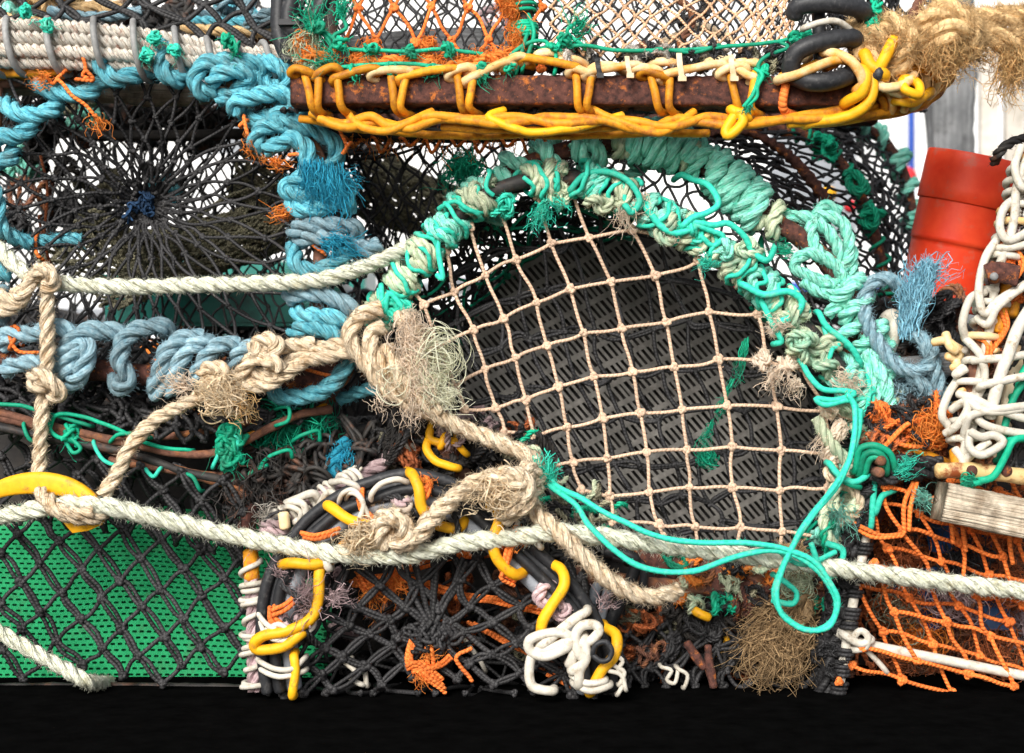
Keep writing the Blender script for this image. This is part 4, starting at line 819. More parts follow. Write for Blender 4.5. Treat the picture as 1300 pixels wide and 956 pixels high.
# perforated green mat
g = Geo(); S0 = patch([[P(-60, 640, 150), P(60, 640, 150), P(180, 640, 150), P(300, 655, 150), P(420, 670, 150)], [P(-60, 740, 110), P(60, 745, 112), P(180, 740, 116), P(300, 750, 116), P(420, 760, 110)], [P(-60, 868, 64), P(60, 868, 66), P(180, 868, 70), P(300, 868, 70), P(420, 868, 64)]])
nx, ny = 52, 34; a8 = np.arange(8) / 8 * 2 * PI + PI / 8; sq = np.array([[1, .41], [.41, 1], [-.41, 1], [-1, .41], [-1, -.41], [-.41, -1], [.41, -1], [1, -.41]]) * .5
V, Fc, n0 = [], [], 0
cells = []
for j in range(ny):
    for i in range(nx):
        u = (i + .5 + (.5 if j % 2 else 0)) / nx; v = (j + .5) / ny
        if u < 1 - .5 / nx and (200 < -1 or True): cells.append((u, v))
cells = np.array(cells); o = sq[None] * [1 / nx, 1 / ny] * 1.0
o = np.sign(sq[None]) * 0 + sq[None] / .5 * .5; corner = np.array([[.5, .2], [.2, .5], [-.2, .5], [-.5, .2], [-.5, -.2], [-.2, -.5], [.2, -.5], [.5, -.2]])
oc = np.array([[.5, .5]] * 0 or [[.5, .17], [.5, .5], [-.5, .5], [-.5, .17], [-.5, -.17], [-.5, -.5], [.5, -.5], [.5, -.17]])
out8 = cells[:, None] + oc[None] / [nx, ny]; ang = np.arctan2(oc[:, 1] * .9, oc[:, 0]); hole = np.stack([.34 * np.cos(ang), .30 * np.sin(ang)], 1); in8 = cells[:, None] + hole[None] / [nx, ny]
lim = lambda q: np.clip(q, 0, 1)
Po = S0(lim(out8[..., 0]), lim(out8[..., 1])); Pi = S0(lim(in8[..., 0]), lim(in8[..., 1])); Pb = Pi + [0, .003, 0]
V = np.concatenate([Po, Pi, Pb], 1); m_ = len(cells); base = np.arange(m_)[:, None] * 24; k8 = np.arange(8)[None]; k9 = (k8 + 1) % 8
g.add(V, np.concatenate([np.stack([base + k8, base + k9, base + 8 + k9, base + 8 + k8], -1).reshape(-1, 4), np.stack([base + 8 + k8, base + 8 + k9, base + 16 + k9, base + 16 + k8], -1).reshape(-1, 4)]))
obj('perforated_floor', g, M['gmat'], ll, smooth=False)
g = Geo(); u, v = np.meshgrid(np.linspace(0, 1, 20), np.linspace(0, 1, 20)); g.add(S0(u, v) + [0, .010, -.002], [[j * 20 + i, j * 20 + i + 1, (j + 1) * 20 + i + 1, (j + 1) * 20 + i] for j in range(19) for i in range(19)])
M['gdark'] = mk('green_plastic_shade', (.0, .17, .055), (.0, .22, .08), None, rough=.5, tv=.1); obj('hole_shade_sheet', g, M['gdark'], ll)  # darker green sheet behind the mat, painted shade for its holes
# black cover net in front: skewed meshes, one way doubled
def lattice(g, org, a, b, I, J, r, dbl, d, jit=2.2, kn=.0085, keep=None, wamp=.0016, both=0):
    N_ = {}
    for i in I:
        for j in J:
            x = org[0] + a[0] * i + b[0] * j + RNG.normal(0, jit); y = org[1] + a[1] * i + b[1] * j + RNG.normal(0, jit)
            if keep is None or keep(x, y): N_[i, j] = P(x, y, d(x, y))
    A, B = [], []
    for (i, j), p in N_.items():
        for q, L_ in (((i + 1, j), A), ((i, j + 1), B)):
            if q in N_: L_.append((p, N_[q]))
    q = np.linspace(0, 1, 8)[None, :, None]
    for L_, db in ((A, both), (B, dbl)):
        if not L_: continue
        p0 = np.array([x[0] for x in L_])[:, None]; p1 = np.array([x[1] for x in L_])[:, None]; C = p0 * (1 - q) + p1 * q + np.sin(PI * q) * RNG.normal(0, wamp, (len(L_), 1, 3)) + np.sin(2 * PI * q) * RNG.normal(0, wamp * .6, (len(L_), 1, 3))
        t = (p1 - p0)[:, 0]; t /= np.linalg.norm(t, axis=1)[:, None]; o = np.cross(t, [0, 1., 0])[:, None]
        if db:
            w = db * (.5 + .6 * np.sin(PI * q)) * RNG.uniform(.7, 1.4, (len(L_), 1, 1)); tubes(g, C + o * w, r, 7); tubes(g, C - o * w, r * .95, 7)
        else: tubes(g, C, r, 7)
    pa = np.array(list(N_.values())); netknots(g, pa, kn); netknots(g, pa + [0, -.001, 0], kn * .8); return pa
g = Geo(); kp = lambda x, y: (x < 322 or y > 640) and x < 330 and y > 575 + max(0, 100 - x) * .0 and y < 872
dd_ = lambda x, y: -14 + 8 * math.sin(x * .02) + max(0, (y - 640)) * .02 - (30 if y < 640 else 0) * 0
lattice(g, (205, 686), (-25.5, 25), (26, 36), range(-18, 20), range(-18, 20), .0029, .0028, dd_, keep=kp, kn=.0092); obj('cover_net', g, M['nblack'], ll)
g = Geo(); Su = patch([[P(-40, 535, -10), P(100, 560, -10), P(220, 590, -8), P(310, 620, 0)], [P(-40, 580, 30), P(100, 600, 30), P(220, 630, 30), P(310, 660, 20)], [P(-40, 660, 60), P(100, 670, 60), P(220, 690, 60), P(310, 720, 40)]]); net(g, Su, 11, 5, .003, 'd', jit=.22, wamp=.004, dblb=.002); obj('cover_net', g, M['nblack'], ll)
# slack dark net lying between the two left creels
Sx = patch([[P(-40, 470, 60), P(100, 480, 60), P(240, 490, 60), P(400, 500, 60)], [P(-40, 500, 20), P(100, 510, 20), P(240, 520, 20), P(400, 515, 30)], [P(-40, 520, -10), P(100, 540, -10), P(240, 560, -8), P(380, 535, 10)]])
g = Geo(); net(g, Sx, 17, 6, .0034, 'd', jit=.28, wamp=.004, seg=7, sides=6); net(g, lambda u, v: Sx(u, v) + [.01, .03, .006], 15, 7, .003, 'd', jit=.3, wamp=.004); obj('top_net', g, M['nblack'], ll)
Sy = patch([[P(-40, 500, 40), P(150, 520, 40), P(320, 560, 40), P(480, 540, 90)], [P(-40, 520, 300), P(150, 530, 300), P(330, 540, 300), P(500, 530, 300)], [P(-40, 530, 540), P(150, 535, 540), P(340, 540, 540), P(520, 530, 540)]])
g = Geo(); net(g, Sy, 22, 12, .003, 'd', jit=.25, wamp=.003); obj('top_net', g, M['nblack'], ll)
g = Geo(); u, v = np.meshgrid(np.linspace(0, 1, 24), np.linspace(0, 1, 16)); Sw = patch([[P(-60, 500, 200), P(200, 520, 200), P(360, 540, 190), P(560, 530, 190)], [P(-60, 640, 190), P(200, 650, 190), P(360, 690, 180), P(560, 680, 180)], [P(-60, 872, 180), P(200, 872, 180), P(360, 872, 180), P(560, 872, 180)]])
g.add(Sw(u, v), [[j * 24 + i, j * 24 + i + 1, (j + 1) * 24 + i + 1, (j + 1) * 24 + i] for j in range(15) for i in range(23)]); obj('shade_panel', g, M['dark'], ll)  # dark sheet put in as recess shade behind the green mat
# green twine lashed along the rods
for s in ('-10 512 -30;20 514 -32;50 522 -30;80 530 -28;110 540 -26', '62 546 -24;70 528 -34;90 526 -34;120 534 -30;150 546 -28;180 560 -28;210 568 -26;240 572 -22', '60 530 -30;66 548 -34;78 556 -34;90 546 -34', '84 560 -26;92 576 -36;102 570 -34;90 556 -30', '120 562 -26;132 584 -34;150 590 -34;160 580 -20',
          '140 560 -26;150 552 -34;170 552 -32;186 556 -28', '30 540 -28;36 556 -34;46 562 -26', '186 596 -20;194 606 -28;202 596 -28', '236 600 -18;246 606 -26;254 622 -24', '290 540 -14;296 552 -24;284 566 -26;276 580 -24;270 592 -22', '300 530 -10;304 548 -24;296 566 -28;290 590 -26', '284 546 -22;302 556 -28;300 576 -26', '350 520 0;366 518 -14;366 534 -18;352 540 -12', '330 590 0;346 578 -10;368 572 -8;372 580 0', '372 560 10;384 552 0;404 546 4;406 560 10', '396 520 10;400 506 20;410 500 40', '312 606 -4;320 598 -12;336 592 -10'):
    ln(ll, s, .0026, 'green' if RNG.random() < .7 else 'turqc', 'c', name='green_tie', jg=.0012)
for x, y in ((290, 552), (286, 568), (294, 584), (90, 552), (298, 560)): tie(ll, x, y, 'green', .0026, .012, 3, -22)
g = Geo(); nest(g, P(370, 545, 50), 500, .045, .03, .0007, ax=(1, .3, .5)); obj('green_tangle', g, M['green'], ll)
g = Geo()
for k in range(60): tube(g, spline(knotline(P(RNG.uniform(300, 470), RNG.uniform(560, 640), RNG.uniform(0, 60)), RNG.uniform(.012, .025), 1, k, n=36), .003), .003, 5)
frayed(g, P(330, 600, 0), (0, 0, -1), 200, .05, .5, .5, .0006, .02); obj('black_tangle', g, M['tar'], ll)
g = Geo(); frayed(g, P(436, 574, 10), (-.1, -.2, -1), 90, .026, .12, .3, .0007, .008); rope(g, pp('440 560 20;430 574 8;420 596 4;440 604 8;460 602 20'), .009, fuzz=800); obj('blue_tuft', g, M['sky'], ll)
g = Geo(); sweep(g, spline(pp('318 640 -4;312 660 -8;308 690 -8'), .003), rrect(.016, .014, .004, 2, 2), rough=.002, rf=30); obj('crusted_joint', g, M['rust'], ll)

# dark gear stowed far inside the left creel
for k in range(34):
    x = RNG.uniform(10, 420); y = 118 + RNG.random() * 60 if k < 20 else RNG.uniform(180, 330); g = Geo(); rope(g, knotline(P(x, y, RNG.uniform(300, 480)), RNG.uniform(.016, .04), 1, 8100 + k, n=50), RNG.uniform(.004, .009), step=.004, fuzz=300); obj('stowed_gear', g, M[random.choice(['nblack', 'dark', 'tar', 'nolive', 'nblack', 'turq', 'rusty', 'blue', 'dark', 'tar'])], lc)
for s in ('-20 150 440;120 160 430;260 150 440;420 160 440', '-20 136 400;160 140 410;420 146 400'): ln(lc, s, .012, 'tar', 'r', 300, 'stowed_gear')

for dd, nu_, nv_, r_ in ((240, 20, 14, .0018), (400, 24, 16, .0016)):
    Sd = patch([[P(-40, 110, dd), P(130, 105, dd + 20), P(290, 112, dd), P(430, 180, dd)], [P(-40, 260, dd + 20), P(130, 265, dd + 40), P(290, 270, dd + 20), P(450, 290, dd)], [P(-40, 440, dd), P(130, 440, dd + 20), P(290, 440, dd), P(460, 440, dd)]])
    g = Geo(); net(g, Sd, nu_, nv_, r_, 'd', jit=.22, wamp=.003, seg=5); obj('inner_net', g, M['nblack'], lc)
# ================================================================== top centre creel on its rusty bar
tc_ = thing('lobster_creel', 'topmost creel standing on a rusty flat bar whipped with yellow and amber cable', 'creel', (.1, .1, .75), G1)
g = Geo(); sweep(g, spline(pp('372 118 -62;500 117 -62;700 118 -62;900 119 -62;1096 119 -62'), .0035), rrect(.05, .036, .004, 2, 7), rough=.0011, rf=26); obj('base_bar', g, M['rust'], tc_)
g = Geo(); tube(g, spline(pp('1080 122 -78;1110 122 -78'), .004), .009, 12, jr=.1); tube(g, spline(pp('1094 122 -60;1120 122 60;1150 110 400'), .01), .012, 12, jr=.08); obj('corner_rod', g, M['rust'], tc_)
g = Geo(); sweep(g, spline(pp('380 150 420;700 150 430;1110 144 430'), .012), rrect(.05, .034, .004, 2, 4), rough=.0011, rf=20); obj('base_bar', g, M['rust'], tc_)
g = Geo(); sweep(g, spline(pp('400 168 60;560 172 60;720 168 60;900 166 60'), .006), rrect(.04, .016, .004, 2, 4), rough=.001, rf=20); obj('cross_bar', g, M['dark'], tc_)
# chain stitch along the top edge
def cab(s, r=.0052, m='creamc', d=-92, j=.0008, name='cable_stitch'):
    g = Geo(); tube(g, jig(spline(tuck(pp(s, d), .008), .003), j, 50), r, 12, jr=.03); return obj(name, g, M[m], tc_)
sts = [(368, 92, 396, 93), (400, 98, 430, 88), (422, 102, 480, 90), (470, 96, 520, 92), (506, 102, 580, 90), (568, 96, 600, 88), (590, 104, 650, 82), (636, 84, 668, 74), (662, 78, 732, 86), (722, 92, 750, 94), (742, 96, 812, 86), (800, 92, 836, 90), (812, 94, 846, 98), (838, 100, 920, 84), (912, 94, 946, 86), (930, 92, 958, 98), (992, 100, 1060, 78)]
for k, (x0, y0, x1, y1) in enumerate(sts):
    mm = 'creamc' if x0 > 440 and k % 4 else 'amber'
    cab(f'{x0+12} {y0+6} -80;{x0} {y0+2} -90;{x0+6} {y0-5} -96;{x1-8} {y1-3} -97;{x1+2} {y1+2} -92;{x1-8} {y1+7} -84', m=mm)
for k, (x, y) in enumerate(((690, 66), (760, 82), (836, 78), (906, 76), (520, 84), (1040, 64), (586, 86), (940, 78), (712, 74))):
    cab(f'{x-14} {y+10} -70;{x-4} {y+2} -86;{x+18} {y+1} -88;{x+30} {y+8} -74', m='creamc')
# hitches over the face of the bar
for k, (x, tx, r) in enumerate(((388, 8, .0049), (404, -1, .0049), (429, 4, .0049), (497, 4, .0049), (516, -8, .0049), (580, 5, .0049), (600, -4, .0049), (731, 3, .0049), (750, -4, .0049), (826, 9, .0049), (850, -1, .0049), (928, 8, .0049), (958, -5, .0049), (998, -4, .0054))):
    cab(f'{x} 92 -78;{x} 97 -92;{x+tx*.5} 115 -96;{x+tx} 134 -94;{x+tx+6} 143 -82;{x+tx+14} 146 -60', r=r, m='amber' if x != 998 else 'norange')
# cables wound underneath
for k, (s, m) in enumerate((('395 144 -70;430 158 -78;470 148 -86;500 160 -88;540 148 -84;600 152 -86;660 148 -84;720 158 -90;790 152 -86;850 160 -90;900 150 -84;960 156 -86;1020 146 -84;1070 140 -80;1100 128 -70', 'amber'),
        ('405 150 -84;440 162 -88;480 156 -80;520 164 -90;560 150 -84;640 158 -88;700 148 -80;760 152 -88;820 166 -90;860 150 -82;930 160 -90;1000 152 -88;1060 148 -86;1120 132 -60', 'amber'),
        ('440 142 -76;460 160 -90;492 166 -92;520 156 -90;550 142 -76', 'amber'), ('640 140 -76;620 150 -86;650 162 -92;680 168 -92;740 160 -88;790 148 -80', 'yellow'), ('745 138 -78;790 156 -90;830 168 -92;860 158 -88;880 142 -76', 'amber'),
        ('960 154 -84;1040 150 -88;1100 146 -80;1150 140 -40;1180 128 20;1196 108 60', 'amber'), ('380 150 -60;500 168 -50;640 172 -50;800 170 -50;900 168 -50', 'amber'), ('1000 158 -80;1080 152 -80;1130 142 -40;1170 120 0', 'yellow'), ('560 160 -70;640 166 -74;720 164 -74;800 160 -70', 'amber'))):
    g = Geo(); tube(g, jig(spline(pp(s), .003), .0015, 40), .0058 if k < 2 else .0052, 12, jr=.03); obj('under_cable', g, M[m], tc_)
cab('930 140 -94;944 152 -98;934 166 -100;924 172 -98;922 164 -96;934 146 -94;950 142 -90', .0062, 'yellow'); cab('936 142 -98;950 150 -96', .005, 'yellow')
# nylon ties and black tie
def ziptie(x, y, h, w, m='nylon'):
    g = Geo(); sweep(g, spline(pp(f'{x} {y} -92;{x+1} {y+h*.4} -102;{x+4} {y+h} -101'), .003), rrect(w * .001, .002, .0006, 2, 1), up=(0, 1, 0)); box(g, P(x + 4, y + h, -104), (w * .0014, .005, .006)); obj('cable_tie', g, M[m], tc_, smooth=False)
ziptie(796, 72, 24, 6); ziptie(862, 68, 32, 7); ziptie(928, 70, 30, 7); ziptie(758, 74, 22, 6, 'hose')
# wispy black binding and weedy fluff along the edge
for k in range(46):
    x = RNG.uniform(700, 1000); y = 76 + RNG.uniform(-14, 8); g = Geo(); rope(g, knotline(P(x, y, RNG.uniform(-86, -60)), RNG.uniform(.006, .014), 1, 1200 + k, n=36), RNG.uniform(.002, .0035), step=.003, fuzz=900, fz=.005); obj('wrapping', g, M[random.choice(['nblack', 'nblack', 'hose', 'nolive', 'rusty', 'white'])], tc_)
for (x0, x1, y) in ((475, 520, 80), (530, 560, 84), (620, 650, 74), (385, 420, 74), (450, 490, 82), (560, 600, 86), (600, 640, 78)):
    g = Geo()
    for q in range(5): nest(g, P(RNG.uniform(x0, x1), y + RNG.uniform(-6, 8), -80), 80, .010, .008, .0004, n=10)
    rope(g, pp(f'{x0} {y+4} -84;{(x0+x1)/2} {y-6} -88;{x1} {y+4} -84'), .005, fuzz=1500); obj('orange_fluff', g, M['orangef'], tc_)
g = Geo(); nest(g, P(385, 62, -70), 260, .016, .012, .0004); frayed(g, P(385, 80, -70), (.2, 0, 1), 60, .04, .4, .5, .0004, .01); nest(g, P(400, 88, -80), 120, .012, .01, .0004); obj('weed_tuft', g, M['sage'], tc_)
# nets of the creel body
def fnet(grid, nu, nv, r, m, d, name='front_net', jit=.1, wamp=.0012, kn=None, kind='d'):
    g = Geo(); net(g, patch([[P(*p) for p in row] for row in grid]), nu, nv, r, kind, jit=jit, wamp=wamp, kn=kn); obj(name, g, M[m], tc_)
g = Geo(); nodes = {}
for j, y in enumerate((-78, -34, 10, 53, 88)):
    for i in range(6):
        x = (433 if j % 2 else 455) + i * 46.5 + (0 if j % 2 else 0) + RNG.normal(0, 1.5); nodes[i, j] = P(x, y + RNG.normal(0, 1.5), -74 + (y < 20) * 10)
L = []
for (i, j), p in nodes.items():
    for q in ((i, j + 1), (i + (1 if j % 2 == 0 else -1), j + 1)):
        if q in nodes: L.append(seg3(p, nodes[q], .0018))
tubes(g, np.array(L), .0022, 8, ref=np.array([[.3, 1, .2]])); pa = np.array(list(nodes.values())); netknots(g, pa, .0085); netknots(g, pa, .0065); fine_hairs(g, L, 700); obj('front_net', g, M['norange'], tc_)
fnet([[(690, -90, -60), (820, -90, -60), (950, -90, -60), (1020, -90, -60)], [(695, -10, -68), (820, -10, -68), (950, -10, -68), (1010, -10, -68)], [(700, 66, -78), (820, 72, -78), (930, 66, -78), (1005, 50, -76)]], 15, 13, .0017, 'npeach', 0)
fnet([[(380, -90, 60), (540, -90, 60), (700, -90, 60), (900, -90, 60), (1060, -90, 60)], [(380, 0, 40), (540, 0, 40), (700, 0, 40), (900, 0, 40), (1060, 0, 40)], [(380, 84, 10), (540, 90, 10), (700, 90, 10), (900, 90, 10), (1060, 90, 10)]], 42, 15, .0014, 'nblack', 0, 'inner_net', .12)
fnet([[(420, -90, 420), (700, -90, 420), (950, -90, 420), (1190, -90, 420)], [(420, 0, 420), (700, 0, 420), (950, 0, 420), (1190, 0, 420)], [(420, 110, 430), (700, 110, 430), (950, 110, 430), (1190, 110, 430)]], 26, 12, .0022, 'nblack', 0, 'rear_net', .2)
fnet([[(1050, -90, -50), (1080, -90, 150), (1140, -90, 400)], [(1050, 0, -60), (1090, 0, 150), (1140, 0, 400)], [(1060, 60, -70), (1100, 50, 150), (1150, 60, 400)]], 22, 14, .002, 'nblack', 0, 'end_net', .2)
fnet([[(360, 140, -60), (700, 140, -60), (1090, 140, -60)], [(370, 140, 180), (700, 142, 180), (1120, 140, 180)], [(380, 140, 420), (700, 142, 420), (1180, 140, 420)]], 34, 12, .0024, 'nblack', 0, 'floor_net', .2)
for k, (s, m, r) in enumerate((('640 40 200;610 20 220;650 0 240;620 -20 250', 'purple', .007), ('660 60 180;640 20 200;640 -30 220', 'purple', .006), ('840 56 150;890 34 160;930 52 150', 'beige', .007), ('860 30 200;900 10 200;880 -20 200', 'tar', .009), ('860 62 110;880 20 120;850 -10 130', 'rusty', .006), ('1120 20 100;1150 30 120;1170 0 140', 'rusty', .008))):
    ln(tc_, s, r, m, 'r', 400, 'stowed_rope')
g = Geo(); sweep(g, spline(pp('380 86 60;440 72 60;560 60 60;660 62 60'), .01), rrect(.012, .05, .004, 2, 3), rough=.001); obj('lath', g, M['greyw'], tc_)
# upright with green lashing
g = Geo(); tube(g, spline(pp('668 92 -66;664 20 -62;662 -80 -56'), .006), .012, 12, jr=.05); obj('upright', g, M['tar'], tc_)
for (x0, y0, y1, n) in ((666, 88, 60, 4), (665, 50, 30, 6), (664, 20, 6, 2), (664, -4, -40, 5)):
    up = spline(pp(f'{x0} {y0} -66;{x0-1} {y1} -64'), .002); g = Geo(); tube(g, spline(coil(up, .0165, 0, 1, n, jr=.1), .002), .0022, 7); obj('green_lashing', g, M['green'], tc_)
for s in ('430 54 -78;440 62 -86;480 64 -88;520 66 -88;560 62 -88;618 70 -84', '428 86 -84;450 84 -90;480 82 -92;520 80 -94;550 84 -94;590 86 -94;612 84 -92', '400 34 -80;420 46 -84;432 58 -86;424 46 -84;440 36 -80;432 20 -76', '412 78 -80;420 56 -84;400 34 -80', '690 60 -84;740 58 -88;780 64 -88;830 64 -90;880 62 -90;920 60 -90;990 52 -88;1024 40 -84', '824 66 -88;840 62 -92;880 66 -90;910 58 -90',
          '960 88 -94;968 96 -100;962 110 -102;960 124 -100;944 136 -102;956 120 -102;964 96 -96', '990 54 -88;1000 60 -92;976 70 -92;964 80 -94;964 92 -96', '650 70 -90;668 56 -92;690 52 -90;700 66 -88', '690 70 -88;704 62 -92;706 80 -92;704 92 -90', '656 90 -88;664 60 -92;668 44 -88', '672 20 -80;678 46 -88;664 84 -90', '740 58 -86;720 40 -84;734 28 -84', '1110 -20 -20;1112 20 -20;1106 34 -20;1116 28 -20'):
    ln(tc_, s, .0025, 'green', 'c', name='green_twine', jg=.0008)
for x, y in ((472, 62), (520, 66), (570, 62), (612, 86), (448, 92), (497, 88), (548, 88), (608, 96), (646, 84), (704, 60), (718, 50), (1024, 44), (1010, 48), (404, 34), (432, 56), (968, 92), (1112, 10), (1108, 32)): tie(tc_, x, y, 'green', .0022, .007, 2, -92)
g = Geo(); frayed(g, P(400, 32, -80), (-.2, 0, .5), 90, .02, .8, .5, .0006, .004); obj('green_fray', g, M['green'], tc_)
g = Geo(); frayed(g, P(432, 20, -78), (0, 0, 1), 50, .025, .4, .4, .0006, .004); obj('green_fray', g, M['green'], tc_)
g = Geo(); frayed(g, P(424, 84, -84), (-.4, 0, .1), 90, .026, .5, .4, .0006, .006); obj('green_fray', g, M['green'], tc_)
g = Geo(); frayed(g, P(732, 40, -84), (.3, 0, .6), 60, .02, .6, .5, .0005, .004); obj('green_fray', g, M['green'], tc_)
g = Geo(); frayed(g, P(950, 134, -102), (-.5, 0, -.8), 30, .014, .4, .3, .0005, .002); obj('green_fray', g, M['green'], tc_)
for (x, y) in ((384, 50), (658, 36), (655, 50), (650, 10), (470, 60), (544, 56), (640, 0)):
    g = Geo(); nest(g, P(x, y, -76), 80, .009, .008, .0004, n=10); frayed(g, P(x, y, -76), (0, -.2, -1), 40, .02, .4, .4, .0005, .005); obj('orange_tuft', g, M['orangef'], tc_)
# black hose fenders
def hs(s, r, m='hose', name='hose_fender'): g = Geo(); tube(g, spline(pp(s), .003), r, 14, jr=.02); return obj(name, g, M[m], tc_)
hs('356 -30 -40;354 30 -44;360 60 -48;372 72 -52;400 74 -50;416 70 -44', .0105); hs('416 -14 -60;400 20 -66;372 40 -64;366 24 -62;370 0 -60;372 -30 -56', .0105); hs('368 40 -60;364 60 -58;376 70 -62;372 60 -66', .0085)
for x, y, d_ in ((368, 30, -70), (372, 74, -62)):
    g = Geo(); box(g, P(x, y, d_), (.026, .022, .007)); obj('tape_band', g, M['hose'], tc_, smooth=False)
hs('1008 20 -104;1014 8 -112;1040 4 -116;1070 6 -114;1092 12 -104;1098 20 -84', .0115); hs('1086 56 -86;1080 48 -106;1040 54 -114;1012 66 -112;1004 84 -106;1008 98 -98', .0115); hs('1006 96 -96;1030 104 -112;1060 102 -112;1082 92 -100;1086 78 -84', .0115); hs('1038 -10 -92;1040 40 -94;1042 84 -94', .0085)
cab('1024 34 -118;1046 27 -122;1064 28 -118;1080 40 -104', .004, 'whitec'); cab('992 100 -106;1020 92 -118;1056 78 -118;1074 76 -110', .0058, 'creamc'); cab('1050 66 -112;1070 72 -120;1086 84 -122;1096 104 -118;1090 112 -110', .0062, 'creamc')
cab('1076 128 -100;1094 118 -116;1100 96 -118;1092 88 -112', .0068, 'yellow'); cab('1030 156 -84;1080 146 -100;1104 128 -110;1108 104 -110;1096 88 -104', .0068, 'yellow')
cab('1098 70 -104;1106 84 -110;1122 94 -112', .0078, 'yellow'); cab('1134 52 -112;1126 68 -114;1118 84 -112;1116 92 -104', .0072, 'yellow'); hs('1112 84 -108;1116 94 -116;1110 98 -110', .0062)
# coils at the right corner
for k in range(15):
    a = spline(pp('1080 140 -70;1120 122 -60;1160 104 -40;1190 86 10'), .003); t = .15 + .055 * k; g = Geo()
    tube(g, spline(coil(a, .017 + .0035 * (k % 3), t, min(t + .09, 1), 1.1, RNG.uniform(0, 6), jr=.2), .003), .0052, 9, jr=.03); obj('corner_coil', g, M['creamc' if k % 3 else 'amber'], tc_)
for s, m in (('1100 98 -100;1110 92 -106;1124 98 -104;1120 108 -98;1132 116 -98;1146 120 -90', 'creamc'), ('1112 104 -104;1124 112 -108;1146 108 -104;1160 96 -90', 'creamc'), ('1146 104 -100;1150 114 -110;1166 120 -104;1166 106 -96;1150 100 -96', 'yellow'), ('1144 82 -70;1170 78 -60;1190 90 -40;1196 108 -20;1180 118 -40', 'amber'), ('1150 90 -80;1176 88 -70;1188 100 -50', 'amber'), ('1140 128 -86;1160 130 -84;1180 118 -60', 'yellow'), ('1160 78 -50;1180 84 -30;1198 98 0;1190 120 -10;1150 140 -40;1100 148 -70', 'amber')):
    cab(s, .0058, m, name='corner_coil')
# orange tags hanging under the bar
for k, x in enumerate((440, 476, 512, 540, 572, 600, 636, 662, 690)):
    ln(tc_, f'{x-14} {166+k%3*4} 50;{x} {176} 40;{x+8} {186+k%2*8} 44;{x+20} 176 50', .0022, 'norange'); 
g = Geo()
for k in range(14): frayed(g, P(430 + k * 22, 176, 44), (.1, 0, -1), 12, .02, .5, .4, .0005, .005)
obj('orange_tags', g, M['orangef'], tc_)
ln(tc_, '414 140 -60;428 160 -50;440 186 -40;434 196 -40;444 182 -40', .0022, 'norange')

fnet([[(430, 150, 300), (600, 150, 320), (800, 150, 320)], [(440, 240, 300), (600, 240, 320), (820, 250, 320)], [(450, 340, 300), (600, 320, 320), (820, 330, 320)]], 18, 10, .0016, 'nblack', 0, 'hanging_net', .2)
# ================================================================== bottom centre creel
bc = thing('lobster_creel', 'low creel at the bottom with black and grey pipe hoop spiralled in yellow cable', 'creel', (-.1, .0, 0), G1)
hoopc = spline(pp('352 876 -70;346 830 -72;346 780 -74;356 732 -76;384 684 -78;424 648 -80;470 626 -82;520 614 -82;566 622 -82;610 652 -80;650 688 -80;690 724 -80;724 758 -80;748 796 -78;760 836 -76;764 876 -74'), .003)
tt, nn_, bb_ = frames(hoopc)
for k, (ox, oy, r, m, nm) in enumerate(((.002, -.020, .0105, 'grey', 'grey_pipe'), (.004, .000, .0080, 'hose', 'black_pipe'), (-.010, -.006, .0070, 'hose', 'black_pipe'), (-.004, .012, .0072, 'hose', 'black_pipe'))):
    side = np.cross(tt, [0, 1., 0]); side /= np.linalg.norm(side, axis=1)[:, None]; side *= -1
    c = hoopc - side * oy * (1) + np.array([0, 1., 0]) * ox; g = Geo(); tube(g, jig(c, .0012, 25), r, 12); obj(nm, g, M[m], bc)
def yw(s, r=.0068, m='yellow', d=-100, par=None, name='yellow_cable'):
    g = Geo(); tube(g, spline(tuck(pp(s, d) - [0, .006, 0], .016), .003), r, 12, jr=.03); return obj(name, g, M[m], par or bc)
yw('415 640 -70;422 644 -94;446 660 -104;476 666 -100;484 656 -80'); yw('518 600 -72;524 602 -92;532 620 -104;536 644 -104;552 664 -102;580 670 -90;590 660 -76'); yw('616 640 -72;630 644 -92;634 660 -102;626 686 -104;632 710 -104;652 728 -98;664 726 -80')
yw('696 714 -70;712 722 -90;716 742 -102;700 768 -104;688 790 -104;690 808 -94;704 806 -76'); yw('768 796 -72;782 806 -90;780 830 -102;762 852 -104;750 876 -100'); yw('360 716 -80;372 714 -98;398 716 -100;420 710 -92;426 702 -78'); yw('406 700 -86;406 730 -96;404 764 -98;394 786 -100;366 800 -102;336 806 -100;324 816 -96;330 824 -94;360 820 -98;382 804 -98')
yw('374 832 -90;376 850 -94;372 880 -94', .0055); yw('436 690 -84;420 706 -90;410 720 -84', .0045, 'amber'); yw('548 540 20;546 556 12;560 562 8;574 560 6', .0055, d=0); yw('544 558 14;542 570 6;552 584 0;566 590 -2;580 594 0', .0055); yw('572 538 20;576 548 10;570 560 8', .0055); yw('560 566 4;568 552 6;590 574 14', .0045)
